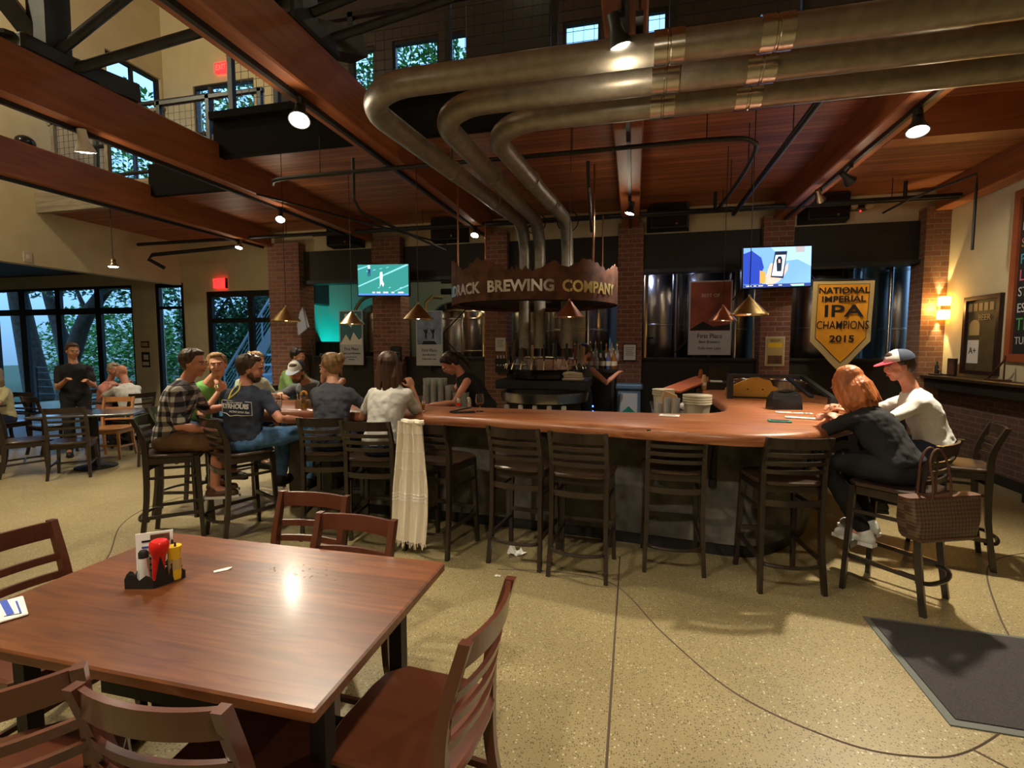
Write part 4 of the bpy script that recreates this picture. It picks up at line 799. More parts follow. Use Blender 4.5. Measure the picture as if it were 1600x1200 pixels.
# buckets, cups, plates
o = thing('back_counter', 'steel topped work counter inside the bar, left of the right wing', 'counter', (.55, 5.2, 0))
MB().box((-.32, -.1, .86), (.28, 1.9, .9), .005).build('worktop', 'inox', o); MB().box((-.3, -.08, .1), (.26, 1.88, .86)).build('cabinet', 'steelb', o); MB().box((-.28, -.06, 0), (.24, 1.85, .1)).build('plinth', 'black', o); MB().box((-.2, -.085, .2), (.15, -.0801, .8)).build('door', 'blackp', o)
def bucket(loc, label, n=4, r=.14, mat='cream', hgt=.2):
    o = thing('bucket', label, 'bucket', loc); MB().lathe([(r * .82, 0), (r * .97, hgt * .98), (r, hgt), (r * .9, hgt), (r * .78, .012)], seg=28).build('body', mat, o, True)
    for k in range(n): MB().lathe([(r * 1.0, hgt - .02 + k * .024), (r * 1.06, hgt - .015 + k * .024), (r * 1.06, hgt - .0 + k * .024), (r * .98, hgt + .002 + k * .024)], seg=28).build('rim', mat, o, True)
    return o
bucket((.62, 5.20, .9), 'stack of cream plastic buckets inside the bar near the couple', 4, .13)
bucket((.35, 6.1, .9), 'lower stack of pale tubs further back on the steel counter', 3, .12)
o = thing('paper_bag', 'brown kraft paper bag behind the bucket stack', 'bag', (.40, 5.62, .9)); MB().loft([[(-.08, -.05, 0), (.08, -.05, 0), (.08, .05, 0), (-.08, .05, 0)], [(-.09, -.05, .18), (.09, -.05, .15), (.09, .05, .17), (-.09, .05, .2)], [(-.07, -.01, .27), (.06, -.02, .22), (.06, .01, .23), (-.07, .01, .28)]]).build('bag_body', 'kraft', o)
for i, (x, y, l) in enumerate(((.34, 5.16, 'clear plastic cup tower left of the cream buckets'), (.42, 5.14, 'clear plastic cup tower touching the cream buckets'), (.26, 5.2, 'short clear cup stack furthest left beside the buckets'))):
    o = thing('cup_stack', l, 'cups', (x, y, .9), 0, None)
    for k in range(6 if i < 2 else 4): MB().lathe([(.028, k * .03), (.037, .09 + k * .03), (.035, .09 + k * .03), (.026, .004 + k * .03)], seg=14).build('cup', pm('clear plastic', (.8, .8, .78), .15, trans=.6), o, True)
o = thing('napkin_pile', 'crumpled white napkins on the steel counter behind the paper bag', 'napkins', (.62, 6.15, .9)); MB().ell((0, 0, .05), (.09, .07, .05), 10).build('napkin', 'napkin', o)
for x, y, l in ((1.48, 7.1, 'round steel kettle pot on the back of the right wing, left one'), (1.95, 7.15, 'round steel kettle pot on the back of the right wing, right one')):
    o = thing('steel_pot', l, 'pot', (x, y, 1.07)); MB().lathe([(.19, 0), (.21, .02), (.21, .13), (.225, .145), (.215, .15), (.2, .135), (.19, .02)], seg=28).build('body', 'inox', o, True)
    for s in (-1, 1): MB().tube([(s * .21, -.04, .1), (s * .25, -.04, .11), (s * .25, .04, .11), (s * .21, .04, .1)], .007, 6).build('handle', 'inox', o, True)
o = thing('handbag', 'small black handbag standing on the bar near the couple', 'handbag', (1.36, 5.05, 1.07), rad(12)); MB().loft([[(-.14, -.06, 0), (.14, -.06, 0), (.14, .06, 0), (-.14, .06, 0)], [(-.135, -.055, .1), (.135, -.055, .1), (.135, .055, .1), (-.135, .055, .1)], [(-.11, -.02, .165), (.11, -.02, .165), (.11, .02, .165), (-.11, .02, .165)]]).build('body', 'blackg', o); MB().box((-.1, -.045, .12), (.12, -.03, .135)).build('zip', 'black', o); MB().tube([(-.1, -.01, .16), (0, -.03, .185), (.1, -.01, .16)], .008, 6).build('handle', 'blackg', o, True)
o = thing('menu', 'white menu strip with dark print lying in front of the black handbag', 'menu', (1.36, 4.75, 1.071), rad(-8)); MB().box((-.14, -.035, 0), (.14, .035, .006)).build('sheet', 'white', o)
for x in (-.02, .07, .10): MB().box((x, -.02, .006), (x + .02, .02, .0068)).build('print', 'ink', o)
o = thing('menu', 'folded white paper between the menu strip and the green phone', 'menu', (1.32, 4.40, 1.071), rad(-14)); MB().box((-.12, -.03, 0), (.12, .03, .012), .003).build('sheet', 'white', o)
o = thing('mobile_phone', 'phone in a teal green case lying on the bar', 'phone', (1.10, 4.18, 1.071), rad(-8)); MB().box((-.08, -.04, 0), (.08, .04, .012), .004).build('case', 'teal', o); MB().box((-.06, -.03, .012), (.06, .03, .0125)).build('screen', 'black', o)
o = thing('paper_slip', 'white printed card on the bar in front of the clear cups', 'card', (.30, 4.32, 1.071), rad(-12)); MB().box((-.08, -.05, 0), (.08, .05, .008), .002).build('card', 'white', o); MB().box((-.05, -.01, .008), (.05, .012, .0086)).build('print', 'ink', o)
o = thing('serving_tongs', 'black bill clip folder on the middle of the bar', 'folder', (-1.45, 4.12, 1.07), rad(20)); MB().bar((-.11, 0, .008), (.08, .01, .045), .04, .012).build('cover', 'black', o); MB().bar((-.08, -.03, .006), (.11, -.02, .01), .06, .01).build('base', 'black', o)
def beerglass(loc, label, fill, mat='beer', h=.14, r=.036, orange=False):
    o = thing('beer_glass', label, 'glass', loc); MB().lathe([(r * .72, 0), (r, h), (r * .93, h), (r * .66, .012)], seg=20).build('glass', 'glass', o, True)
    MB().lathe([(r * .66, .012), (r * (.66 + .26 * fill / h), fill), (.001, fill)], seg=20).build('beer', mat, o, True)
    if orange: 
        MB().tube([(-.028 * cos(a), 0, h + .0 + .026 * sin(a)) for a in [pi * k / 8 for k in range(9)]], .01, 8).build('orange_slice', 'tomato', o, True)
    return o
beerglass((-2.93, 3.98, 1.07), 'pint glass of pale beer with an orange slice on the rim', .06, orange=True)
beerglass((-1.82, 4.10, 1.07), 'pint glass of beer beside the elbow of the person in the pale grey shirt', .07)
o = thing('snifter_glass', 'nearly empty stemmed snifter glass on the middle of the bar', 'glass', (-1.32, 4.22, 1.07)); MB().lathe([(.034, 0), (.034, .004), (.006, .012), (.006, .05), (.03, .065), (.042, .095), (.036, .14), (.032, .158), (.030, .158), (.034, .14), (.039, .095), (.028, .07)], seg=24).build('glass', 'glass', o, True); MB().lathe([(.028, .07), (.035, .08), (.001, .081)], seg=20).build('beer', 'amber', o, True)
for x, y, l, mt in ((-1.60, 4.44, 'silver and red shaker beside the snifter glass', 'red'), (-1.50, 4.46, 'plain silver shaker beside the snifter glass', 'inox')):
    o = thing('shaker', l, 'shaker', (x, y, 1.07)); MB().lathe([(.022, 0), (.022, .075), (.016, .09)], seg=16).build('body', 'inox', o, True); MB().lathe([(.0225, .02), (.0225, .05)], seg=16, cap=False).build('band', mt, o, True); MB().lathe([(.018, .088), (.012, .1)], seg=16).build('cap', 'chrome', o, True)
o = thing('takeout_box', 'open brown kraft box on the bar behind the beer with orange slice', 'box', (-3.02, 4.14, 1.07), rad(15)); f = MB(); f.box((-.09, -.055, 0), (.09, .055, .006)); 
for a, b in (((-.09, -.055), (.09, -.05)), ((-.09, .05), (.09, .055)), ((-.09, -.05), (-.085, .05)), ((.085, -.05), (.09, .05))): f.box((*a, .006), (*b, .07))
f.build('box', 'kraft', o); MB().bar((-.02, -.05, .04), (.0, -.05, .10), .12, .003).build('flap', 'kraft', o)
o = thing('mobile_phone', 'black phone lying on the bar beside the beer with orange slice', 'phone', (-2.76, 4.05, 1.071), rad(25)); MB().box((-.07, -.035, 0), (.07, .035, .009), .003).build('case', 'black', o); MB().box((-.06, -.03, .009), (.06, .03, .0096)).build('screen', 'blackg', o)
for x, y, l in ((-3.32, 4.12, 'short water glass nearest the person with the lanyard'), (-3.22, 4.32, 'tall water glass in front of the person in the white cap'), (-3.08, 4.42, 'clear tumbler right of the tall water glass')):
    o = thing('water_glass', l, 'glass', (x, y, 1.07)); MB().lathe([(.03, 0), (.038, .12), (.035, .12), (.027, .01)], seg=20).build('glass', 'glass', o, True); MB().lathe([(.027, .01), (.031, .05), (.001, .05)], seg=16).build('water', 'glass', o, True)
o = thing('condiment_caddy', 'small black caddy standing on the bar near the phone', 'caddy', (-2.88, 4.38, 1.07)); MB().box((-.08, -.05, 0), (.08, .05, .05), .005).box((-.015, -.01, .05), (.015, .01, .11)).build('tray', 'black', o); MB().lathe([(.018, .05), (.018, .12), (.01, .135)], (-.045, 0, 0), 12).build('bottle', 'blackg', o, True); MB().lathe([(.018, .05), (.018, .1), (.01, .11)], (.045, 0, 0), 12).build('bottle', 'blackg', o, True)
o = thing('mobile_phone', 'dark phone at the back edge of the bar right of the small caddy', 'phone', (-2.58, 4.46, 1.071), rad(10)); MB().box((-.07, -.035, 0), (.07, .035, .009), .003).build('case', 'black', o)
# pint glass stacks inside the bar + their shelf
o = thing('glass_shelf', 'dark underbar shelf carrying the stacked pint glasses', 'shelf', (-2.25, 5.15, 0)); MB().box((-.5, -.2, .90), (.45, .22, .95)).build('shelf_board', 'steel', o); MB().box((-.48, -.18, .1), (.43, .2, .9)).build('cabinet', 'blackp', o); MB().box((-.46, -.15, 0), (.4, .18, .1)).build('plinth', 'black', o)
pg = None; k_ = 0
PL = ['left', 'second', 'third', 'fourth', 'fifth', 'right']
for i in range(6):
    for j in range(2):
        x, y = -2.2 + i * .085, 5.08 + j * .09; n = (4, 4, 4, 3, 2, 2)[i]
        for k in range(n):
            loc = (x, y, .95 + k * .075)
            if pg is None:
                pg = thing('pint_glass', '', 'glass', loc, 0, 'stacked pint glasses behind the bar'); MB().lathe([(.028, 0), (.038, .125), (.036, .125), (.026, .006)], seg=12).build('glass', pm('whitened bar glass', (.70, .76, .74), .12, trans=.65), pg, True); q = pg  # white tint stands in for the light caught by the stacked glasses
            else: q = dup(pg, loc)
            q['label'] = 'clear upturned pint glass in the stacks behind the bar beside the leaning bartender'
# speed tap kiosk
kx, ky = -1.2, 6.9
o = thing('tap_kiosk', 'dark round tap station cabinet with a thick shelf and a stainless drip ring', 'tap station', (kx, ky, 0))
MB().box((-.60, -.45, 1.08), (.62, .5, 1.2), .01).build('shelf', 'steel', o); MB().lathe([(.52, .9), (.6, .9), (.62, 1.0), (.62, 1.03), (.55, 1.03), (.55, .95)], seg=48).build('drip_ring', 'inox', o, True); MB().lathe([(.54, .97), (.54, 1.08)], seg=40).build('neck', 'black', o, True)
MB().lathe([(.5, .1), (.5, .9)], seg=40).build('cabinet', 'blackp', o, True); MB().lathe([(.45, 0), (.45, .1)], seg=30).build('plinth', 'black', o, True)
for k in range(5): MB().box((-.45 + k * .19, -.56, .78), (-.39 + k * .19, -.5, .88), .01).build('hand_card', 'white', o)
tt = thing('tap_tower', 'round steel tap tower with a ring of assorted wooden tap handles', 'tap tower', (kx, ky, 1.2))
MB().lathe([(.3, 0), (.38, .04), (.4, .10), (.46, .14), (.47, .28), (.42, .30), (.1, .31)], seg=44).build('tower_ring', 'tank', tt, True); MB().lathe([(.42, .0), (.45, .02), (.45, .07), (.4, .1)], seg=40).build('base_ring', 'blackg', tt, True)
rn = random.Random(4); tm = ['kraft', 'copper', 'teal', 'steel', 'cream', 'leather', 'blackp', 'brass']
tms = [pm('tap handle wood', (.22, .12, .05), .5), M['steel'], pm('tap handle tan', (.35, .22, .10), .5), M['blackp'], pm('tap handle grey', (.16, .15, .13), .6), M['leather']]
for k in range(22):
    a = -pi * .98 + pi * 1.96 * k / 21 - pi / 2; r = .47; cx, cy_ = r * cos(a), r * sin(a)
    fct = MB().tube([(cx * .98, cy_ * .98, .2), (cx * 1.16, cy_ * 1.16, .2), (cx * 1.2, cy_ * 1.2, .14)], .012, 8).tube([(cx * 1.12, cy_ * 1.12, .2), (cx * 1.12, cy_ * 1.12, .26)], .009, 8); fo = fct.build('faucet', 'chrome', tt, True)
    hh = rn.uniform(.16, .27); w = rn.uniform(.013, .024); m = MB(); sh = rn.randrange(3)
    pr = [(.008, .26), (w, .29), (w * 1.1, .26 + hh * .6), (w * (.6 if sh else 1.3), .26 + hh * .8), (w * (1.2 if sh == 1 else .9), .26 + hh), (.005, .265 + hh)]
    m.lathe(pr, (cx * 1.12, cy_ * 1.12, 0), 8 if sh else 4); m.build('handle', tms[(k * 5 + sh) % 6], fo, True)
for dx, l in ((-.35, 1), (.35, 1)): pass
o = thing('towel', 'folded beige bar towels on the right end of the tap station shelf', 'towel', (kx + .43, ky - .3, 1.2)); MB().box((-.14, -.1, 0), (.14, .1, .035), .015).box((-.12, -.09, .036), (.13, .09, .07), .015).build('towel_fold', 'linen', o); MB().tube(bez([(-.12, -.05, .08), (-.05, -.08, .1), (.05, -.06, .09), (.12, -.08, .08)], 4), .025, 8).build('towel_fold', 'linen', o, True)
o = thing('mixing_cup', 'dark cup on the left end of the tap station shelf', 'cup', (kx - .42, ky - .3, 1.2)); MB().lathe([(.03, 0), (.035, .07), (.031, .07), (.026, .01)], seg=16).build('cup', 'black', o, True)
# crown sign
R0 = 1.14; cxs, cys = -1.36, 6.9
o = thing('crown_sign', 'round rusty steel hood sign with mountain skyline edge reading BREWING COMPANY', 'sign', (cxs, cys, 2.2))
N = 180; ins, outs = [], []
prof = [(0, .42), (.02, .37), (.035, .41), (.05, .36), (.09, .40), (.13, .46), (.17, .40), (.2, .43), (.25, .49), (.30, .46), (.36, .41), (.41, .46), (.44, .49), (.49, .46), (.53, .41), (.60, .47), (.66, .53), (.70, .55), (.75, .52), (.80, .44), (.83, .42), (.90, .50), (.96, .45), (1.0, .42)]
def sky(t):
    for i in range(len(prof) - 1):
        if prof[i][0] <= t <= prof[i + 1][0]: return lerp(prof[i][1], prof[i + 1][1], (t - prof[i][0]) / (prof[i + 1][0] - prof[i][0])) + .008 * sin(t * 190) + .006 * sin(t * 370)
    return .42
mb = MB(); rings = []
for k in range(N + 1):
    a = 2 * pi * k / N; aa = (a / (2 * pi) * 2.05) % 1.0; zt = .40 + (sky(aa) - .42) * 1.4
    c, s_ = sin(a), -cos(a); rings.append([(R0 * c, R0 * s_, 0), (R0 * c, R0 * s_, .03), (R0 * c, R0 * s_, zt), ((R0 - .008) * c, (R0 - .008) * s_, zt), ((R0 - .008) * c, (R0 - .008) * s_, 0)])
mb.loft(rings, cap=False); mb.build('rim_plate', 'rust', o, True)
MB().lathe([(R0 - .01, .02), (R0 - .1, .02), (R0 - .1, .05), (R0 - .01, .05), (R0 - .01, .02)], seg=72, cap=False).build('lower_ring', 'rust', o, True)
MB().lathe([(.25, .06), (R0 - .1, .055), (R0 - .1, .06), (.25, .065), (.25, .06)], seg=72, cap=False).build('soffit', 'blackp', o, True)
vd = math.atan2(-(0 - cxs), (0 - cys))  # camera-side middle of the lettering
def bendf(co, off=0):
    a = co.x / R0 + off; r = R0 + .004 + co.z; return Vector((r * sin(a), -r * cos(a), .155 + co.y))
A0 = rad(15)
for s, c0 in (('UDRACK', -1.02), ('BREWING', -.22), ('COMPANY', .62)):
    text(s, .185, pm('sign letter lit pale', (.60, .56, .50), .3, .7) if s != 'COMPANY' else pm('sign letter lit warm', (.70, .58, .22), .3, .6), o, None, .002, 1.0, lambda co, c0=c0: bendf(co, A0 + c0), bold=.006)  # lit background seen through cut-out letters is put into these plate colours
for a in (-2.2, -.9, .9, 2.2): MB().tube([(R0 * .97 * sin(a), -R0 * .97 * cos(a), .3), (R0 * .97 * sin(a), -R0 * .97 * cos(a), 1.35 if abs(a) > 1 else 1.62)], .012, 8).build('hanger_rod', 'copper', o, True)
for x, y, l, mt, c_ in ((-3.93, 5.06, 'brass cone lamp in front of the first brick pillar', 'brass', 4), (-3.62, 5.95, 'smaller silvery cone lamp in front of the snowy mountain poster', 'brass', 4), (-2.28, 5.07, 'brass cone lamp in front of the jumping people poster', 'brass', 4), (-.635, 5.07, 'dull copper cone lamp in front of the crown sign', 'copper', 3), (.99, 6.17, 'smaller copper cone lamp, half hidden by the bigger one', 'copper', 5), (1.035, 5.06, 'brass cone lamp in front of the fifth brick pillar', 'brass', 5)):
    o = thing('cone_lamp', l, 'lamp', (x, y, 1.94)); r = .165 if mt == 'brass' else .15
    MB().lathe([(r, 0), (r, .004), (.012, .165), (.012, .185), (.006, .185), (.006, .16), (r - .006, 0)], seg=36, cap=False).build('lamp_shade', mt, o, True); MB().tube([(0, 0, .18), (0, 0, 3.88 - 1.94)], .004, 6).build('cord', 'black', o)
    MB().ell((0, 0, .035), (.028, .028, .035), 10).build('bulb', pm('cone bulb', (1, .85, .6), .4, emit=(1, .75, .4), es=3), o, True)
    light('cone_lamp_light', 'SPOT', (x, y, 1.965), 9, (1, .75, .45), (x, y, 0), .03, 120, .6)
# back bar: shelf, bottles, fridges
o = thing('back_bar', 'dark back bar cabinet under the liquor bottles', 'cabinet', (-.62, 8.05, 0)); MB().box((-.38, -.25, .1), (.34, .28, 1.25)).build('body', 'blackp', o); MB().box((-.42, -.3, 1.25), (.38, .3, 1.30)).build('worktop', 'steel', o); MB().box((-.34, -.26, .3), (.3, -.251, 1.1)).build('glass_door', 'blackg', o); MB().box((-.36, -.2, 0), (.3, .25, .1)).build('plinth', 'black', o)
MB().box((-.38, .02, 1.30), (.36, .28, 1.42)).build('riser', 'steel', o)
for k, (x, z, mt) in enumerate(((-.12, .72, 'green'), (-.08, .72, 'green'), (-.12, .64, 'green'), (-.08, .64, 'green'), (.02, .72, 'blue'), (.02, .64, 'blue'))): MB().ell((x, -.262, z), (.008, .004, .008) if mt == 'green' else (.014, .004, .014), 8).build('indicator', emis('led ' + mt, (.3, 1, .1) if mt == 'green' else (.03, .08, 1), 8), o, True)
bc = [pm('bottle ' + n_, c_, .12, trans=.3) for n_, c_ in (('clear', (.5, .5, .48)), ('brown', (.16, .06, .02)), ('green', (.03, .10, .04)), ('dark', (.02, .02, .025)), ('amber', (.35, .14, .03)), ('blue', (.10, .14, .4)))]
rn = random.Random(11); 
bl = [('small clear', 0), ('brown', 1), ('green', 2), ('dark', 3), ('amber', 4), ('bluish', 5)]
for row in range(3):
    for i in range(9):
        k = rn.randrange(6); x = -.97 + i * .084 + row * .02; y = 7.84 + row * .13 + (.05 if row == 2 else 0); z = 1.3 if row < 2 else 1.42
        if row == 1: y = 7.95
        bo = thing('liquor_bottle', bl[k][0] + ' liquor bottle in the ' + ('front', 'middle', 'raised back')[row] + ' row, ' + ('first', 'second', 'third', 'fourth', 'fifth', 'sixth', 'seventh', 'eighth', 'ninth')[i] + ' counting from the taps', 'bottle', (x, y, z), 0, 'liquor bottles on the back bar')
        hs = rn.uniform(.85, 1.1); MB().lathe([(.03, 0), (.033, .01), (.033, .15 * hs), (.012, .2 * hs), (.012, .26 * hs)], seg=14).build('glass', bc[k], bo, True); MB().lathe([(.014, .26 * hs), (.014, .285 * hs), (.004, .31 * hs)], seg=10).build('cap', 'black' if k % 2 else 'chrome', bo, True); MB().lathe([(.0338, .05), (.0338, .12)], seg=14, cap=False).build('paper_label', 'cream' if k % 3 else 'posterb', bo, True)
o = thing('waste_bin', 'grey blue bin with a printed poster on its front below the middle pillar sheet', 'bin', (-.05, 8.1, 0)); MB().box((-.19, -.16, .0), (.17, .16, .98), .02).build('body', 'steelb', o); MB().box((-.22, -.19, .98), (.2, .19, 1.06), .02).build('lid', 'steelb', o); MB().box((-.14, -.168, .55), (.12, -.1605, .92)).build('poster_sheet', 'posterb', o); MB().loft([[(-.14, -.17, .6), (-.01, -.17, .72), (.12, -.17, .6), (.12, -.17, .55), (-.14, -.17, .55)], [(-.14, -.1682, .6), (-.01, -.1682, .72), (.12, -.1682, .6), (.12, -.1682, .55), (-.14, -.1682, .55)]]).build('printed_shape', 'teal', o)
o = thing('point_of_sale', 'dark till screen and printer at the back of the bar right wing', 'till', (1.12, 7.25, 1.07)); MB().box((-.16, -.12, 0), (.16, .12, .1), .01).build('printer', 'black', o); MB().box((-.12, -.02, .12), (.14, .01, .3)).build('screen', 'blackg', o); MB().box((-.02, 0, .08), (.02, .03, .14)).build('stand', 'black', o); MB().box((-.1, -.13, .1), (.04, .02, .12)).build('receipt', 'white', o)
for x, y, h_, l, mt in ((.92, 7.4, .26, 'amber bottle leaning by the till', 'amber'), (1.62, 6.75, .12, 'clear cup of cutlery between till and pots', 'glass'), (.92, 7.05, .2, 'pale wooden tap handle lying by the till', 'kraft')):
    o = thing('bar_jar', l, 'jar', (x, y, 1.07)); MB().lathe([(.03, 0), (.035, .02), (.035, h_ * .7), (.02, h_), (.001, h_)], seg=14).build('body', mt, o, True); MB().lathe([(.036, h_ * .3), (.036, h_ * .5)], seg=14, cap=False).build('paper_label', 'cream', o, True)

# ================================================================== LEDGE ON THE RIGHT WALL
o = thing('wall_ledge', 'dark wooden drink ledge on top of the brick wainscot', 'shelf', (RX, 0, 0)); MB().box((-.28, 6.0, 1.2), (0, 8.39, 1.245), .008).build('shelf_board', pm('ledge wood', (.045, .03, .02), .45, noise=.3), o); MB().box((-.22, 6.32, 1.06), (-.03, 8.38, 1.2)).build('apron', 'blackp', o)
o = thing('framed_picture', 'small dark framed picture standing on the drink ledge', 'picture', (4.2, 7.98, 1.245), 0); m = MB(); m.box((-.012, -.09, 0), (.012, .09, .24)); m.build('frame', 'black', o); MB().box((-.0135, -.07, .02), (-.0121, .07, .22)).build('print', 'rust', o)
o = thing('condiment_caddy', 'wire caddy with bottle and shaker on the drink ledge next to the end pillar', 'caddy', (4.15, 8.2, 1.245)); MB().box((-.07, -.09, 0), (.07, .09, .02)).bar((0, -.09, .02), (0, .09, .16), .01, .01, (1, 0, 0)).build('tray', 'black', o); MB().lathe([(.025, .02), (.025, .12), (.012, .15), (.012, .19)], (0, .03, 0), 12).build('bottle', 'black', o, True); MB().lathe([(.02, .02), (.02, .07)], (0, -.05, 0), 12).build('shaker', 'chrome', o, True)
o = thing('condiment_caddy', 'black caddy with orange lit strut on the near part of the drink ledge', 'caddy', (4.14, 7.0, 1.245)); MB().box((-.07, -.12, 0), (.07, .1, .02)).bar((0, -.1, .02), (0, -.1, .3), .012, .012, (1, 0, 0)).bar((0, .16, .02), (0, -.1, .25), .012, .02, (1, 0, 0)).build('frame', 'leather', o)  # orange light on the strut is put into the brown colour

# ================================================================== FLOOR THINGS
o = thing('entrance_mat', 'dark grey entrance mat with a green grey rubber edge on the floor', 'mat', (0, 0, 0))
MB().prism([(1.39, 3.36), (3.0, 3.28), (3.0, 2.42), (1.37, 2.45)], 0.0005, .006).build('rubber_edge', 'rubber', o); MB().prism([(1.42, 3.33), (2.97, 3.25), (2.97, 2.46), (1.41, 2.49)], .0055, .011).build('carpet', 'mat', o)
def napkin(loc, s, label, seed, flatten=.25):
    rnd = random.Random(seed); n = 7; v = []; f = []
    for i in range(n):
        for j in range(n): v.append(((i / (n - 1) - .5) * s * 2 + rnd.uniform(-.1, .1) * s, (j / (n - 1) - .5) * s * 1.2 + rnd.uniform(-.1, .1) * s, abs(rnd.gauss(0, .35)) * s * flatten + .001))
    v += [(a, b, c + .001) for a, b, c in v]
    for i in range(n - 1):
        for j in range(n - 1): q = (i * n + j, (i + 1) * n + j, (i + 1) * n + j + 1, i * n + j + 1); f += [q, tuple(49 + k for k in reversed(q))]
    o = MB().add(v, f).build('napkin', 'napkin'); o.location = loc; return tag(o, label, 'napkin')
napkin((-.88, 3.76, .001), .07, 'crumpled white napkin on the floor under the bar stools', 2, .8).rotation_euler = (0, 0, -.3)
o = napkin((-.6, 3.72, .001), .02, 'tiny red scrap on the floor between two empty bar stools', 5, .5); o['category'] = 'scrap'; o.data.materials.clear(); o.data.materials.append(M['red']); o.name = 'scrap'
napkin((-.92, 3.35, .001), .02, 'small pale paper bit on the floor in front of the towel stool', 9, .5)

# ================================================================== CHAIRS AND STOOLS
def seatpiece(kind, label, mats, seat_h, back_h, group=None, bar_=False, leather=False):
    """ladder-back; origin on the floor between the REAR feet, faces +Y"""
    wm, sm = mats; o = thing(kind, label, 'stool' if bar_ else 'chair', (0, 0, 0), 0, group)
    w = .195; D = .40
    def rear(s):
        z = [0, seat_h * .5, seat_h, lerp(seat_h, back_h, .45), back_h]
        y = [-.035, .012, .02, .005, -.06]
        P_ = bez([(s * (w + .012 * (k == 0)), y[k], z[k]) for k in range(5)], 4); m = MB(); r = []
        for i, p in enumerate(P_):
            k = i / (len(P_) - 1); a = lerp(.014, .017, 1 - abs(2 * k - 1)); b = lerp(.017, .021, 1 - abs(2 * k - 1)); r.append([(p.x - a, p.y - b, p.z), (p.x + a, p.y - b, p.z), (p.x + a, p.y + b, p.z), (p.x - a, p.y + b, p.z)])
        return m.loft(r)
    for s in (-1, 1): rear(s).build('leg', wm, o)
    for s in (-1, 1): MB().loft([[(s * (w - .0) + s * .012 + dx * .8, D + .012 + dy * .8, 0) for dx, dy in ((-.018, -.018), (.018, -.018), (.018, .018), (-.018, .018))], [(s * (w - .01) + dx, D - .015 + dy, seat_h - .03) for dx, dy in ((-.018, -.018), (.018, -.018), (.018, .018), (-.018, .018))]]).build('leg', wm, o)
    # seat: saddle with rounded front
    top = []
    for k in range(20):
        a = 2 * pi * k / 20; x = .225 * max(-1, min(1, cos(a) * 1.25)); y = .20 + .225 * max(-1, min(1, sin(a) * 1.18))
        if y < 0.05: x *= .93
        top.append((x, y))
    MB().loft([[(x * q, .2 + (y - .2) * q, z) for x, y in top] for q, z in ((.94, seat_h - .032), (1, seat_h - .022), (1, seat_h - .008), (.96, seat_h), (.6, seat_h - .006), (.2, seat_h - .008))]).build('seat', sm, o, True)
    MB().box((-w + .01, D - .05, seat_h - .085), (w - .01, D - .03, seat_h - .032)).box((-w + .015, .03, seat_h - .085), (w - .015, .045, seat_h - .032)).box((-w - .008, .03, seat_h - .085), (-w + .008, D - .04, seat_h - .032)).box((w - .008, .03, seat_h - .085), (w + .008, D - .04, seat_h - .032)).build('apron', wm, o)
    def slat(z0, z1, y, name):
        n = 10; rings = []
        for k in range(n + 1):
            x = lerp(-w, w, k / n); c = -.035 * (1 - (x / w) ** 2); rings.append([(x, y + c - .008, z0), (x, y + c + .008, z0), (x, y + c + .008 - .006, z1), (x, y + c - .014, z1)])
        MB().loft(rings).build(name, wm, o, True)
    hb = back_h - seat_h
    yb = lambda z: lerp(.02, -.055, max(0, (z - seat_h) / hb) ** 1.3)
    slat(back_h - .078, back_h - .004, yb(back_h - .04), 'top_rail')
    for k in range(3): z = seat_h + hb * (.60 - .19 * k); slat(z - .015, z + .015, yb(z), 'slat')
    if bar_: slat(seat_h - .17, seat_h - .125, .02, 'slat')
    st = MB()
    if bar_:
        st.bar((-w, D - .01, .30), (w, D - .01, .30), .02, .03).build('stretcher', wm, o)
        for s in (-1, 1): MB().bar((s * w, .0, .22), (s * w, D, .24), .018, .028).build('stretcher', wm, o); MB().bar((s * w, .01, seat_h - .2), (s * w, D - .01, seat_h - .2), .016, .022).build('stretcher', wm, o)
        R_ = bez([(-w, .02, .2), (-w * .8, -.05, .2), (0, -.085, .2), (w * .8, -.05, .2), (w, .02, .2)], 5); MB().tube(R_, .014, 8).build('foot_ring', wm, o, True)
    else:
        for s in (-1, 1): MB().bar((s * w, .0, .16), (s * w, D, .18), .018, .025).build('stretcher', wm, o)
        st.bar((-w, .19, .17), (w, .19, .17), .018, .022).build('stretcher', wm, o)
    return o
DK = ('stool', 'stools'); MH = ('chair', 'chairs')
st0 = None
STOOLS = [
 (-.84, 3.56, -9, 'empty dark bar stool in front of the snifter glass, next after the towel stool'),
 (-.36, 3.46, -5, 'empty dark bar stool in front of the tap station, right of the crumpled napkin'),
 (.31, 3.72, 1, 'empty dark bar stool in front of the cream buckets'),
 (1.05, 3.60, 9, 'empty dark bar stool beside the person with auburn hair'),
 (1.86, 3.62, 48, 'dark bar stool under the person with auburn hair, checkered bag on its back'),
 (2.62, 4.48, 72, 'dark bar stool of the person in the white shirt and cap'),
 (-1.56, 3.60, -14, 'empty dark bar stool with a cream towel over its back'),
 (-2.06, 3.58, 6, 'dark bar stool under the person in the pale grey shirt'),
 (-2.52, 3.68, 16, 'dark bar stool under the person with the hair bun'),
 (-3.42, 3.46, -27, 'dark bar stool under the person with the yellow lanyard'),
 (-4.02, 3.38, -56, 'dark bar stool under the person in the plaid shirt'),
 (-4.52, 4.02, -82, 'dark bar stool under the person in the bright green shirt'),
 (-4.40, 4.82, -98, 'dark bar stool behind the green shirted person, at the far side of the bar end'),
 (-3.65, 5.42, 180, 'dark bar stool behind the bar end, under the person in the white cap'),
 (-5.22, 6.42, -90, 'dark bar stool under the green shirted person by the first brick pillar'),
]
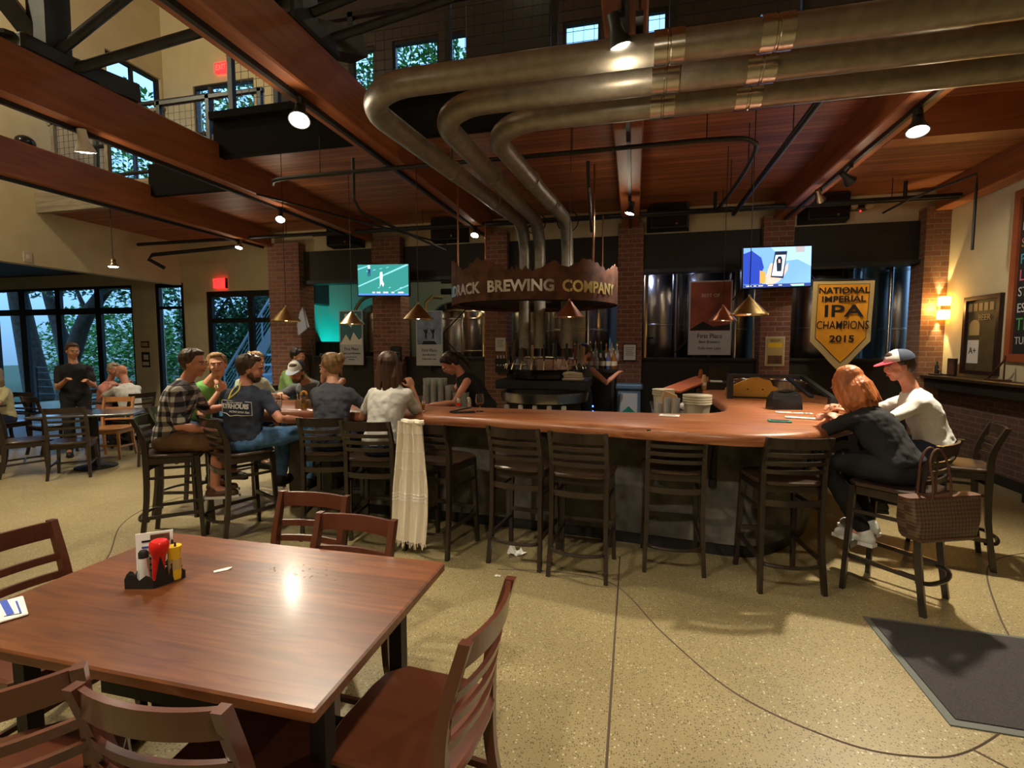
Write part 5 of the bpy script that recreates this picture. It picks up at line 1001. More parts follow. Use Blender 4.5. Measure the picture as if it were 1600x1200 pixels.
for x, y, r, lab in STOOLS:
    if st0 is None: st0 = seatpiece('bar_stool', lab, DK, .755, 1.06, 'dark ladder-back bar stools', True); st0.location = (x, y, 0); st0.rotation_euler = (0, 0, rad(r))
    else: dup(st0, (x, y, 0), rad(r), lab)
ch0 = None
for x, y, r, lab in [
 (-.465, 1.405, 86, 'mahogany chair facing the wooden table from its right side, seat fully visible'),
 (-1.055, .90, 3, 'mahogany chair at the near side of the wooden table, seen over its curved top rail'),
 (-1.50, .80, 43, 'mahogany chair at the bottom left corner, turned slightly, pushed under the wooden table'),
 (-2.50, 1.46, -92, 'mahogany chair at the left end of the wooden table'),
 (-1.65, 2.24, 180, 'mahogany chair behind the wooden table, the one further back and left'),
 (-1.24, 1.97, 177, 'mahogany chair pushed in behind the wooden table, overlapping its neighbour'),
]:
    if ch0 is None: ch0 = seatpiece('dining_chair', lab, MH, .455, .865, 'mahogany ladder-back chairs at the wooden table'); ch0.location = (x, y, 0); ch0.rotation_euler = (0, 0, rad(r))
    else: dup(ch0, (x, y, 0), rad(r), lab)
ch1 = None
for x, y, r, lab in [
 (-6.82, 4.66, 42, 'dark chair with shiny slats, back to the camera at the grey pedestal table'),
 (-7.75, 4.55, -35, 'dark chair at the left end of the grey table beside the low tan wall'),
 (-6.35, 5.75, 125, 'dark chair at the right end of the grey table, just left of the plaid shirt'),
 (-8.75, 5.55, -10, 'dark chair in front of the server in black'),
 (-9.4, 5.0, 20, 'dark chair at the left edge in front of the blond diners'),
 (-7.75, 6.40, 85, 'dark chair of the diner in the white shirt'),
 (-9.15, 6.75, -85, 'dark chair of the diner in the pink shirt'),
 (-9.7, 5.95, 180, 'dark chair under the blond diner in pale yellow'),
 (-10.35, 5.9, 180, 'dark chair under the blond diner at the very left edge')]:
    if ch1 is None: ch1 = seatpiece('dining_chair', lab, DK, .455, .90, 'dark chairs in the left dining room'); ch1.location = (x, y, 0); ch1.rotation_euler = (0, 0, rad(r))
    else: dup(ch1, (x, y, 0), rad(r), lab)
c = seatpiece('dining_chair', 'honey coloured wooden chair behind the grey table', ('orangew', 'orangew'), .455, .88); c.location = (-7.62, 5.92, 0); c.rotation_euler = (0, 0, rad(205))

# ================================================================== TABLES
o = thing('dining_table', 'large reddish brown wooden table in the foreground', 'table', (-1.44, 1.445, 0))
MB().box((-.70, -.435, .722), (.698, .437, .76), .006).build('tabletop', 'table', o)
for x in (-.58, .58):
    MB().box((x - .035, -.36, .0), (x + .035, .36, .05), .01).build('foot', 'black', o)
    for y in (-.24, .24): MB().box((x - .025, y - .025, .05), (x + .025, y + .025, .70)).build('leg', 'blackp', o)
    MB().box((x - .03, -.33, .70), (x + .03, .33, .722)).build('support', 'black', o)
MB().box((-.56, -.02, .3), (.56, .02, .36)).build('crossbar', 'black', o)
def dtab(lab, x, y, r, w, d):
    o = thing('dining_table', lab, 'table', (x, y, 0), rad(r)); MB().box((-w / 2, -d / 2, .73), (w / 2, d / 2, .76), .005).build('tabletop', 'dtable', o)
    MB().lathe([(.24, 0), (.24, .02), (.05, .05), (.05, .70), (.15, .73)], seg=20).build('pedestal', 'black', o, True); return o
dtab('grey topped pedestal table among the dark chairs in the left dining room', -7.12, 5.2, 33, 1.15, .72)
dtab('dark table between the white shirted diner and the pink shirted diner', -8.42, 6.52, 0, .6, .8); dtab('dark table in front of the blond diners at the left edge', -9.95, 5.2, 0, 1.3, .7)
o = thing('high_table', 'small dark high table in front of the green shirted person by the first pillar', 'table', (-4.62, 6.45, 0)); MB().box((-.22, -.3, 1.0), (.25, .3, 1.03), .005).build('tabletop', 'dtable', o); MB().lathe([(.2, 0), (.2, .02), (.04, .05), (.04, 1.0)], seg=18).build('pedestal', 'black', o, True)
o = thing('low_wall', 'low tan partition with a black base at the left edge', 'partition', (-8.3, 4.55, 0)); MB().box((-1.6, -.0, .12), (.2, .16, .42)).build('panel', 'plaster', o); MB().box((-1.62, -.01, 0), (.21, .17, .12)).build('base', 'black', o); MB().box((-1.62, -.02, .42), (.22, .18, .45)).build('cap', 'blackp', o)
o = thing('condiment_caddy', 'caddy with yellow packets and white cards on the low tan partition', 'caddy', (-8.25, 4.63, .45)); MB().box((-.14, -.06, 0), (.14, .06, .06), .005).build('tray', 'black', o); MB().box((-.02, -.03, .06), (.1, .03, .14)).build('packets', 'yellow', o); MB().box((-.02, .035, .06), (.11, .045, .24)).build('card', 'white', o); MB().lathe([(.025, .06), (.025, .13)], (-.09, 0, 0), 12).build('bottle', 'blackg', o, True)
# condiment caddy on the wooden table (black cut-out mountains and pine trees)
o = thing('condiment_caddy', 'black metal caddy with pine tree cut-outs on the wooden table', 'caddy', (-1.735, 1.455, .76), rad(14)); W_, D_ = .16, .10
def saw(pts, a, b):  # plate standing along a->b with outline pts (t, z)
    a, b = Vector(a), Vector(b); d = b - a; n = Vector((-d.y, d.x, 0)).normalized() * .0015
    return MB().loft([[tuple(a + d * t + n * s + Vector((0, 0, z))) for t, z in pts] for s in (-1, 1)])
hills = [(0, 0), (1, 0), (1, .035), (.9, .045), (.75, .05), (.6, .038), (.5, .03), (.42, .045), (.28, .055), (.12, .05), (0, .035)]
def pine(c, w, h): 
    out = []; n = 7
    for k in range(n): z = .03 + h * k / n; r = w * (1 - k / n); out += [(c - r, z), (c - r * .62, z + h / n * .9)]
    return out + [(c, .03 + h)] + [(2 * c - a, b) for a, b in out[::-1]]
trees = [(0, 0), (1, 0), (1, .03)] + pine(.72, .24, .12)[::-1] + pine(.25, .2, .085)[::-1] + [(0, .03)]
saw(hills, (-W_ / 2, -D_ / 2, 0), (W_ / 2 * .3, -D_ / 2, 0)).build('side_plate', 'black', o); saw(trees, (W_ / 2 * .3, -D_ / 2, 0), (W_ / 2, D_ / 2 * .9, 0)).build('side_plate', 'black', o)
saw(trees, (-W_ / 2, D_ / 2, 0), (W_ / 2, D_ / 2 * .9, 0)).build('side_plate', 'black', o); saw(hills, (-W_ / 2, -D_ / 2, 0), (-W_ / 2, D_ / 2, 0)).build('side_plate', 'black', o); MB().prism([(-W_ / 2, -D_ / 2), (W_ / 2 * .3, -D_ / 2), (W_ / 2, D_ / 2 * .9), (-W_ / 2, D_ / 2)], 0, .003).build('base', 'black', o)
o = thing('ketchup_bottle', 'clear red ketchup squeeze bottle standing upside down in the pine tree caddy', 'bottle', (-1.72, 1.45, .764)); mb = MB().lathe([(.012, 0), (.026, .012), (.019, .02), (.022, .1), (.024, .11), (.031, .125), (.033, .142), (.031, .158), (.024, .165), (.001, .162)], seg=24); mb.build('bottle', 'red', o, True)
o.rotation_euler = (0, rad(5), 0)
o = thing('mustard_bottle', 'yellow mustard bottle right of the ketchup in the pine tree caddy', 'bottle', (-1.69, 1.495, .764)); MB().lathe([(.02, 0), (.022, .02), (.022, .10), (.025, .118), (.025, .128), (.001, .130)], seg=24).build('bottle', 'yellow', o, True); MB().lathe([(.0225, .04), (.0225, .08)], seg=24, cap=False).build('paper_label', 'bannerb', o, True)
o = thing('salt_shaker', 'white salt shaker with a black lid at the left of the pine tree caddy', 'shaker', (-1.79, 1.455, .764)); MB().lathe([(.017, 0), (.018, .07), (.016, .09)], seg=20).build('body', 'white', o, True); MB().lathe([(.0165, .088), (.0165, .108), (.012, .115)], seg=20).build('lid', 'black', o, True)
o = thing('menu', 'white printed menu card standing in the pine tree caddy', 'menu', (-1.77, 1.48, .764), rad(40)); MB().loft([[(-.055, -.002, 0), (.055, -.002, 0), (.055, .002, 0), (-.055, .002, 0)], [(-.06, .028, .17), (.06, .028, .17), (.06, .032, .17), (-.06, .032, .17)]]).build('card', 'white', o)
for k in range(6): MB().bar((-.04, -.0035 + .03 * (.03 + k * .022) / .17, .03 + k * .022), (.02 + .02 * (k % 2), -.0035 + .03 * (.03 + k * .022) / .17, .03 + k * .022), .0015, .007).build('print', 'ink' if k % 2 else 'bluesh', o)
MB().box((-.01, .008, .135), (.05, .0205, .165)).build('print', 'rust', o)
o = thing('menu', 'folded white menu with blue print at the left edge of the wooden table', 'menu', (-2.0, 1.165, .761), rad(-28)); MB().box((-.12, -.035, 0), (.06, .035, .008), .003).build('sheet', 'white', o)
MB().bar((-.12, -.015, .0087), (.03, -.005, .0087), .018, .001).build('print', 'bluesh', o); MB().bar((-.08, .015, .0087), (.04, .018, .0087), .005, .001).build('print', 'bluesh', o); MB().bar((.03, -.02, .0087), (.045, .02, .0087), .004, .001).build('print', 'ink', o)
o = thing('straw_wrapper', 'torn white paper wrapper on the wooden table right of the caddy', 'paper', (-1.575, 1.60, .761), rad(48)); MB().loft([[(-.03, -.008, .0), (.02, -.012, 0), (.035, .0, .003), (.02, .01, .001), (-.03, .008, 0)], [(-.03, -.008, .001), (.02, -.012, .002), (.035, .0, .005), (.02, .01, .003), (-.03, .008, .002)]]).build('paper', 'white', o)
o = thing('water_drops', 'scattered water drops on the far part of the wooden table', 'water drops', (-1.25, 1.66, .76)); rn = random.Random(3); m = MB()
for k in range(40): m.ell((rn.gauss(0, .09), rn.gauss(0, .035), .0005), (rn.uniform(.0015, .005),) * 2 + (.0012,), 8)
m.build('drops', 'glass', o, True); o['kind'] = 'stuff'

# ---- towel and bag on the stools
o = thing('towel', 'cream striped towel with fringes hanging over the back of an empty bar stool', 'towel', (-1.62, 3.49, 0), rad(-6))
nx, nz = 26, 40; g = []
for j in range(nz + 1):
    t = j / nz; z = 1.085 - t * .93; wd = lerp(.105, .150, min(1, t * 1.8)) * (1 - .12 * max(0, t - .8) * 5 * .4); row = []
    for i in range(nx + 1):
        s = i / nx * 2 - 1; fold = .020 * sin(s * 9 + 1.5) * (1 - .5 * t) + .010 * sin(s * 17 + 3 * t)
        row.append((s * wd + .02 * sin(2.5 * t) - .03 * t, -.045 - .02 * t + fold, z))
    g.append(row)
back = [[(x, y + .006, z) for x, y, z in r] for r in g]; v = [p for r in g for p in r] + [p for r in back for p in r]; N_ = (nx + 1) * (nz + 1); f = []
for j in range(nz):
    for i in range(nx):
        a = j * (nx + 1) + i; q = (a, a + nx + 1, a + nx + 2, a + 1); f.append(q); f.append(tuple(N_ + k for k in reversed(q)))
for i in range(nx): f.append((i, i + 1, N_ + i + 1, N_ + i)); 
for j in range(nz):
    a = j * (nx + 1); f.append((a, N_ + a, N_ + a + nx + 1, a + nx + 1)); b = a + nx; f.append((b, b + nx + 1, N_ + b + nx + 1, N_ + b))
MB().add(v, f).build('cloth', 'linen', o, True)
m = MB()
for i in range(nx + 1): p = g[nz][i]; m.tube([p, (p[0] + .004 * sin(i * 3), p[1], p[2] - .035 - .015 * sin(i * 5))], .0028, 5)
m.build('fringe', 'linen', o)
m = MB().tube([(x * .9 - .0, .0 + .012 * sin(x * 60), 1.078) for x in [lerp(-.105, .11, k / 10) for k in range(11)]], .02, 8); m.v = [(a, b * 1.6 - .022, c) for a, b, c in m.v]; m.build('fold', 'linen', o, True)
wst = pm('white woven stripe', (.78, .74, .66), .95)
for tz in (.12, .26, .40, .60, .645, .67): 
    j = int(tz * nz); m = MB()
    for i in range(nx): m.bar(Vector(g[j][i]) + Vector((0, -.003, 0)), Vector(g[j][i + 1]) + Vector((0, -.003, 0)), .003, .012 if tz > .5 else .005)
    m.build('stripe', wst, o)
o = thing('handbag', 'large brown checkered tote bag hanging on the back of the bar stool', 'handbag', (1.80, 3.46, 0), rad(22))
bz = .50
def rr(w, d, z, n=5): 
    out = []
    for sx_, sy_, a0 in ((1, 1, 0), (-1, 1, 90), (-1, -1, 180), (1, -1, 270)):
        for k in range(n): a = rad(a0 + 90 * k / (n - 1)); out.append((sx_ * (w - .03) + .03 * cos(a), sy_ * (d - .03) + .03 * sin(a), z))
    return out
sh = MB().loft([rr(.19, .07, bz), rr(.20, .08, bz + .02), rr(.225, .078, bz + .12), rr(.25, .05, bz + .25), rr(.255, .042, bz + .255)])
sh.build('bag_body', 'bag', o, True); MB().loft([rr(.257, .044, bz + .248), rr(.257, .044, bz + .262)]).build('rim', 'leather', o)
for y in (-.045, .045): MB().tube(bez([(-.10, y, bz + .2), (-.10, y, bz + .34), (-.11, y * .6, bz + .48), (-.06, y * .5, bz + .545), (.0, y * .6, bz + .48), (.02, y, bz + .34), (.03, y, bz + .2)], 4), .007, 7).build('handle', 'leather', o, True)
MB().tube([(-.2, -.08, bz + .02), (.2, -.08, bz + .02)], .006, 6).build('piping', 'leather', o)

# ================================================================== PEOPLE
CL = bpy.data.textures.new('cloth folds', 'CLOUDS'); CL.noise_scale = .075; CL.noise_depth = 2
def fold(o, st=.02):
    m = o.modifiers.new('folds', 'DISPLACE'); m.texture = CL; m.strength = st; m.mid_level = .5; m.texture_coords = 'LOCAL'; return o
def remesh(o, vox, smooth=4, fac=.5):
    m = o.modifiers.new('remesh', 'REMESH'); m.mode = 'VOXEL'; m.voxel_size = vox; m.use_smooth_shade = True
    if smooth: s = o.modifiers.new('smooth', 'SMOOTH'); s.factor = fac; s.iterations = smooth
    return o
def limb(mb, pts, rs, seg=12):
    pts = [Vector(p) for p in pts]; mb.tube(pts, rs, seg)
    for p, r in zip(pts, rs): mb.ell(p, (r, r, r), seg, rings=7)
def ik(a, b, l1, l2, pole):
    a, b, pole = Vector(a), Vector(b), Vector(pole); d = b - a; L = d.length
    if L > (l1 + l2) * .995: b = a + d.normalized() * (l1 + l2) * .995; d = b - a; L = d.length
    x = (l1 * l1 - l2 * l2 + L * L) / (2 * L); h = math.sqrt(max(0, l1 * l1 - x * x)); n = d.normalized(); p = pole - n * pole.dot(n)
    return a + n * x + p.normalized() * h, b
def hand(mb, w, d, up, side, curl=.5, s=1.0):
    """w wrist, d direction of the palm, up = back of the hand, side: +1 thumb towards d x up"""
    d = Vector(d).normalized(); up = Vector(up); up = (up - d * up.dot(d)).normalized(); r = d.cross(up) * side
    R = Matrix((r, d, up)).transposed()
    mb.ell(w + d * .045 * s, (.038 * s, .050 * s, .016 * s), 12, R)
    for k, (off_, L) in enumerate(((.027, .070), (.009, .080), (-.009, .074), (-.026, .058))):
        b = w + d * .080 * s + r * off_ * s; a1 = curl * .9; L *= s
        d1 = (d * cos(a1) - up * sin(a1)); d2 = (d * cos(a1 * 2.1) - up * sin(a1 * 2.1)); p1 = b + d1 * L * .5; p2 = p1 + d2 * L * .5
        limb(mb, [b - d * .012, p1, p2], [.0092 * s, .0084 * s, .0072 * s], 8)
    b = w + d * .025 * s + r * .030 * s; p1 = b + (r * .75 + d * .6 - up * .3).normalized() * .034 * s; p2 = p1 + (d * .9 + r * .15 - up * .45 * curl).normalized() * .028 * s
    limb(mb, [b, p1, p2], [.011 * s, .0098 * s, .0082 * s], 8)
def person(label, x, y, rot, hz=.86, chest=(0, .06, 1.30), head=None, ha=None, hp=0, roll=0, rh=(.16, .38, 1.1), lh=(-.16, .38, 1.1), rpole=(.6, -.5, -.6), lpole=(-.6, -.5, -.6), curl=.6,
           knees=None, feet=None, skin='skin', shirt='navy', sleeve='short', pants='jeans', shorts=False, shoes='black', hair='short', hm='hbrown', cap=None, fem=False, vox=.0075, beard=None, glasses=None, standing=False, extra=None, s=1.0, hup=None):
    o = thing('person', label, 'person', (x, y, 0), rad(rot)); P = Vector((0, 0, hz)); C = Vector(chest); k = .92 if fem else 1.0
    sh = .158 * k
    ax = (C - P).normalized(); Rt = Vector((1, 0, 0)); Fw = ax.cross(Rt) * -1
    if Fw.y < 0: Fw = -Fw
    head = Vector(head) if head else C + ax * .20 + Vector((0, .05, .03)); ha = 0 if ha is None else ha - rot
    HR = (Euler((0, 0, rad(ha))).to_matrix() @ Euler((rad(-hp), rad(roll), 0)).to_matrix()); HT = lambda v: head + HR @ (Vector(v) * 1.0)
    base = HT((0, -.025, -.075))
    # ---------- torso rings
    def torso(mb, g):
        prof = [(-.10, .150, .115), (0, .165 if not fem else .172, .120), (.25, .145 if not fem else .135, .105), (.5, .155 * k, .110), (.75, .172 * k, .114), (.92, .165 * k, .098), (1.02, .115 * k, .075), (1.10, .06, .055)]
        rings = []
        for t, a, b in prof:
            c = P.lerp(C, t) + Fw * (-.018 * sin(pi * max(0, min(1, t)))); a += g; b += g
            rings.append([c + Rt * (a * cos(2 * pi * i / 20)) + Fw * (b * sin(2 * pi * i / 20)) for i in range(20)])
        mb.loft(rings)
    SR, SL = C + Rt * sh - ax * .045, C - Rt * sh - ax * .045
    ER, WR = ik(SR, rh, .285 * s, .255 * s, rpole); EL, WL = ik(SL, lh, .285 * s, .255 * s, lpole)
    hipR, hipL = P + Vector((.09, .0, -.02)), P + Vector((-.09, .0, -.02))
    if standing: kn = knees or ((.10, .05, .50), (-.10, .02, .50)); ft = feet or ((.11, -.02, .09), (-.11, -.04, .09))
    else: kn = knees or ((.13, .42, hz - .04), (-.13, .42, hz - .04)); ft = feet or ((.11, .36, .40 if hz > .7 else .09), (-.11, .36, .40 if hz > .7 else .09))
    kR, kL = Vector(kn[0]), Vector(kn[1]); aR, aL = Vector(ft[0]), Vector(ft[1])
    b = MB(); torso(b, -.012)
    limb(b, [C + ax * .0, C.lerp(base, .5) + Vector((0, -.008, 0)), base, base.lerp(head, .4)], [.066 * k, .055 * k, .054 * k, .06])
    for S_, E_, W_ in ((SR, ER, WR), (SL, EL, WL)): limb(b, [S_, S_.lerp(E_, .5), E_, E_.lerp(W_, .35), W_], [.050 * k, .045 * k, .037 * k, .039 * k, .026 * k])
    for h_, kk, a_ in ((hipR, kR, aR), (hipL, kL, aL)): limb(b, [h_, kk, kk.lerp(a_, .35), a_], [.075, .055, .052, .036]); limb(b, [a_, a_ + Vector((0, .11, -.045)), a_ + Vector((0, .17, -.05))], [.038, .03, .022])
    for W_, E_, sd in ((WR, ER, 1), (WL, EL, -1)):
        d = (W_ - E_).normalized(); u = Vector(hup) if hup else Vector((0, -.2, 1))
        if abs(d.dot(u.normalized())) > .9: u = Vector((0, -1, .2))
        hand(b, W_, d, u, -sd, curl)
    b.ell(HT((0, -.012, .028)), (.073, .092, .092), 18, HR); b.ell(HT((0, .026, -.030)), (.058, .064, .078), 16, HR); b.ell(HT((0, .052, -.088)), (.028, .026, .022), 12, HR)
    b.ell(HT((0, .092, -.012)), (.012, .018, .026), 10, HR @ Euler((rad(-18), 0, 0)).to_matrix()); b.ell(HT((0, .078, .026)), (.05, .014, .012), 12, HR)
    for sd in (-1, 1): b.ell(HT((sd * .074, -.004, -.012)), (.009, .021, .032), 10, HR); b.ell(HT((sd * .036, .062, -.03)), (.022, .022, .022), 10, HR)
    remesh(b.build('body', skin, o, uv=False), vox, 3)
    e = MB(); [e.ell(HT((sd * .031, .0805, .004)), (.0115, .007, .0065), 10, HR) for sd in (-1, 1)]; e.build('eyes', 'eye', o, True, uv=False)
    e = MB(); [e.ell(HT((sd * .031 + .001, .0862, .004)), (.0055, .003, .0055), 10, HR) for sd in (-1, 1)]; e.build('irises', 'iris', o, True, uv=False)
    e = MB(); [e.tube([HT((sd * .016, .094, .020)), HT((sd * .034, .092, .026)), HT((sd * .050, .078, .020))], [.0035, .0042, .002], 6) for sd in (-1, 1)]; e.build('eyebrows', 'brow', o, True, uv=False)
    e = MB().tube([HT((-.024, .078, -.056)), HT((-.010, .0895, -.054)), HT((0, .090, -.0555)), HT((.010, .0895, -.054)), HT((.024, .078, -.056))], [.002, .0055, .006, .0055, .002], 8); e.build('lips', 'lip', o, True, uv=False)
    # ---------- clothes
    t = MB(); torso(t, .014)
    if sleeve != 'none':
        for S_, E_, W_ in ((SR, ER, WR), (SL, EL, WL)):
            if sleeve == 'long': limb(t, [S_, S_.lerp(E_, .5), E_, E_.lerp(W_, .5), E_.lerp(W_, .93)], [.060 * k, .053 * k, .046 * k, .043 * k, .035 * k])
            elif sleeve == 'elbow': limb(t, [S_, S_.lerp(E_, .5), E_.lerp(S_, .12)], [.061 * k, .057 * k, .053 * k])
            else: limb(t, [S_, S_.lerp(E_, .35), S_.lerp(E_, .66)], [.061 * k, .057 * k, .056 * k])
    fold(remesh(t.build('shirt', shirt, o, uv=False), .011, 5), .026)
    p = MB(); p.ell(P + Vector((0, .0, -.03)), (.178, .135, .115), 18)
    for h_, kk, a_ in ((hipR, kR, aR), (hipL, kL, aL)):
        if shorts: limb(p, [h_, h_.lerp(kk, .6), kk], [.100, .088, .078])
        else: limb(p, [h_, h_.lerp(kk, .5), kk, kk.lerp(a_, .4), kk.lerp(a_, .93)], [.100, .085, .072, .066, .052])
    fold(remesh(p.build('trousers' if not shorts else 'shorts', pants, o, uv=False), .011, 4), .016)
    if shoes:
        for a_ in (aR, aL):
            q = MB(); limb(q, [a_ + Vector((0, -.035, -.045)), a_ + Vector((0, .06, -.05)), a_ + Vector((0, .155, -.055))], [.040, .044, .038]); q.ell(a_ + Vector((0, -.01, -.01)), (.045, .05, .04), 12)
            so = MB().loft([[(a_.x + sx_ * .046 * w_, a_.y + yy, a_.z + zz) for sx_, yy, w_ in ((-1, -.07, .7), (1, -.07, .7), (1, .08, 1.05), (.5, .2, 1), (-.5, .2, 1), (-1, .08, 1.05))] for zz in (-.09, -.068)])
            r_ = remesh(q.build('shoe', shoes, o, uv=False), .009, 3); so.build('sole', 'white' if shoes != 'black' else 'black', r_)
    # ---------- hair
    h = MB()
    if hair != 'bald':
        h.ell(HT((0, -.026, .048)), (.082, .092, .080), 18, HR); h.ell(HT((0, -.050, .005)), (.078, .066, .080), 16, HR)
        if hair == 'short': h.ell(HT((0, .03, .095)), (.055, .045, .030), 12, HR)
        for sd in (-1, 1): h.ell(HT((sd * .070, -.005, .035)), (.012, .03, .035), 10, HR)
    if hair == 'long' or hair == 'bob':
        Lg = .30 if hair == 'long' else .21
        for sd in (-1, 0, 1): limb(h, [HT((sd * .055, -.035 - .02 * (sd == 0), .03)), HT((sd * .070, -.045 - .02 * (sd == 0), -.09)), HT((sd * .060, -.05, -Lg * .75)), HT((sd * .04, -.045, -Lg))], [.045, .050, .042, .02])
        for sd in (-1, 1): limb(h, [HT((sd * .070, .02, .03)), HT((sd * .080, .02, -.06)), HT((sd * .078, .01, -.15))], [.022, .026, .016])
    if hair == 'ginger':
        for i in range(9):
            a = pi * (1.0 + i / 8 * 1.0) if True else 0; cx, cy_ = cos(a) * .078, sin(a) * .07 - .012
            limb(h, [HT((cx * .8, cy_ * .8, .06)), HT((cx * 1.08, cy_ * 1.12, -.04)), HT((cx * 1.22, cy_ * 1.25, -.14)), HT((cx * 1.05, cy_ * 1.1, -.215))], [.034, .036, .034, .016])
        for sd in (-1, 1): limb(h, [HT((sd * .062, .025, .055)), HT((sd * .084, .035, -.01)), HT((sd * .092, .035, -.10)), HT((sd * .085, .03, -.19))], [.020, .024, .022, .012])
    if hair == 'bun': h.ell(HT((0, -.135, .075)), (.044, .038, .042), 12, HR); [h.ell(HT((.034 * cos(a), -.140 + .012 * sin(3 * a), .075 + .034 * sin(a))), (.018, .018, .018), 8, HR) for a in (0, 1.3, 2.6, 3.9, 5.2)]; limb(h, [HT((.03, -.10, -.02)), HT((.035, -.095, -.085))], [.012, .006])
    if hair == 'pony': limb(h, [HT((0, -.10, .05)), HT((0, -.15, .0)), HT((.01, -.15, -.12)), HT((.01, -.13, -.2))], [.03, .034, .03, .012])
    if hair != 'bald' and vox < .0095 and not cap:
        rs_ = random.Random(int(x * 100) & 255); long_ = {'long': .27, 'bob': .19, 'ginger': .20}.get(hair, 0)
        for i in range(70):
            th = rs_.uniform(pi * .95, 2.05 * pi) if not (long_ == 0 and i % 3 == 0) else rs_.uniform(0, 2 * pi)
            face = sin(th) > .35; pts = []; ph0 = rs_.uniform(1.1, 1.5); end = .45 if face else (-.25 if long_ else -.65); jt = rs_.uniform(-.25, .25)
            for k in range(6):
                ph = lerp(ph0, end, k / 5); g_ = 1.03 + rs_.uniform(-.01, .025); t2 = th + jt * k / 5
                pts.append(HT((.085 * g_ * cos(ph) * cos(t2), -.026 + .097 * g_ * cos(ph) * sin(t2), .040 + .090 * g_ * sin(ph))))
            if long_ and not face:
                lw = 1.30 if hair == 'ginger' else 1.02
                for k in (1, 2, 3): pts.append(HT((.085 * lw * cos(t2) + rs_.uniform(-.006, .006), -.026 + .097 * lw * sin(t2) * .95, .02 - long_ * (k / 3) * rs_.uniform(.9, 1.08))))
            h.tube(pts, [.004] + [.0075] * (len(pts) - 2) + [.003], 6)
    if h.v: remesh(h.build('hair', hm, o, uv=False), .0055 if vox < .0095 else .009, 1)
    if beard:
        bd = MB(); bd.ell(HT((0, .040, -.078)), (.052, .050, .040), 14, HR); [bd.ell(HT((sd * .055, .012, -.052)), (.015, .03, .034), 10, HR) for sd in (-1, 1)]; bd.tube([HT((-.026, .084, -.044)), HT((0, .0945, -.040)), HT((.026, .084, -.044))], .006, 6); remesh(bd.build('beard', beard, o, uv=False), .007, 1)
    if cap:
        c1, c2, c3 = cap; cp = MB(); rings = []
        for j in range(7):
            a = pi / 2 * j / 6.3; rings.append([HT((.089 * cos(a) * cos(t_), -.018 + .106 * cos(a) * sin(t_), .048 + .088 * sin(a))) for t_ in [2 * pi * i / 24 for i in range(24)]])
        cp.loft(rings); co = cp.build('cap_back', c2, o, True, uv=False)
        fp = MB(); rings = []
        for j in range(7):
            a = pi / 2 * j / 6.3; rings.append([HT((.0905 * cos(a) * cos(t_), -.018 + .108 * cos(a) * sin(t_), .049 + .090 * sin(a))) for t_ in [lerp(rad(20), rad(160), i / 12) for i in range(13)]])
        v = [p_ for r_ in rings for p_ in r_]; f = []
        for j in range(6):
            for i in range(12): f.append((j * 13 + i, j * 13 + i + 1, (j + 1) * 13 + i + 1, (j + 1) * 13 + i))
        MB().add(v, f).build('cap_front', c1, co, True, uv=False)
        n = 12; top = [HT((.075 * cos(t_), .055 + .115 * sin(t_) * 1.0, .052 - .012 * sin(t_))) for t_ in [pi * i / n for i in range(n + 1)]]; bot = [p_ - HR @ Vector((0, 0, .006)) for p_ in top]
        MB().loft([bot, top]).build('cap_brim', c3, co, uv=False)
    if glasses:
        gl = MB()
        if glasses == 'top':
            for sd in (-1, 1): gl.ell(HT((sd * .034, .045, .118)), (.026, .012, .014), 10, HR); gl.tube([HT((sd * .06, .04, .115)), HT((sd * .083, -.02, .07)), HT((sd * .08, -.05, .04))], .003, 6)
            gl.tube([HT((-.02, .05, .12)), HT((.02, .05, .12))], .004, 6)
        gl.build('sunglasses', 'blackg', o, True, uv=False)
    if extra: extra(o, dict(P=P, C=C, head=head, HT=HT, HR=HR, WR=WR, WL=WL, Fw=Fw, ax=ax, SR=SR, SL=SL))
    return o
def backtext(o, d):
    n = -d['Fw']; c = d['P'].lerp(d['C'], .62) + n * .152; up = d['ax']; rt = up.cross(n)
    m = Matrix((rt, up, n)).transposed().to_4x4(); m.translation = c; w = pm('shirt print', (.70, .70, .68), .9)
    def wrap(co): return Vector((co.x, co.y, co.z - co.x * co.x * 1.6))
    text('THE RIVER COUNTRY', .014, w, o, m @ Matrix.Translation((-.01, .052, 0)), .002, bend=wrap); text('RYRHOUIS', .056, w, o, m @ Matrix.Translation((-.01, .02, 0)), .002, .85, wrap, bold=.002); text('MONTANA Est.', .026, w, o, m @ Matrix.Translation((.035, -.026, 0)), .002, bend=wrap)
    pts = [(-.125, .07), (.125, .06), (.135, -.05), (.06, -.055), (.02, -.052), (0, -.055), (-.04, -.062), (-.075, -.04), (-.115, -.035), (-.12, .0), (-.135, .03), (-.125, .07)]
    MB().tube([m @ wrap(Vector((a, b_, .001))) for a, b_ in pts], .0028, 5).build('shirt_print', w, o)
    q = pm('yellow lanyard', (.72, .66, .10), .6); H = d['HT']
    a = d['C'] + d['ax'] * .095
    L = bez([H((.060, .02, -.13)), H((.066, -.05, -.12)), d['P'].lerp(d['C'], 1.0) + n * .112 + rt * -.0, d['P'].lerp(d['C'], .84) + n * .142 - rt * .055, d['P'].lerp(d['C'], .84) + n * .145 - rt * .06, d['P'].lerp(d['C'], 1.03) + n * .095 - rt * .05, H((-.062, -.04, -.13)), H((-.058, .02, -.14))], 5)
    MB().tube(L, .0055, 6).build('lanyard', q, o, True)
wristband = lambda o, d: MB().tube([d['WR'], d['WR'] + Vector((.0, .004, .014))], .034, 12).build('wristband', 'blackg', o, True)

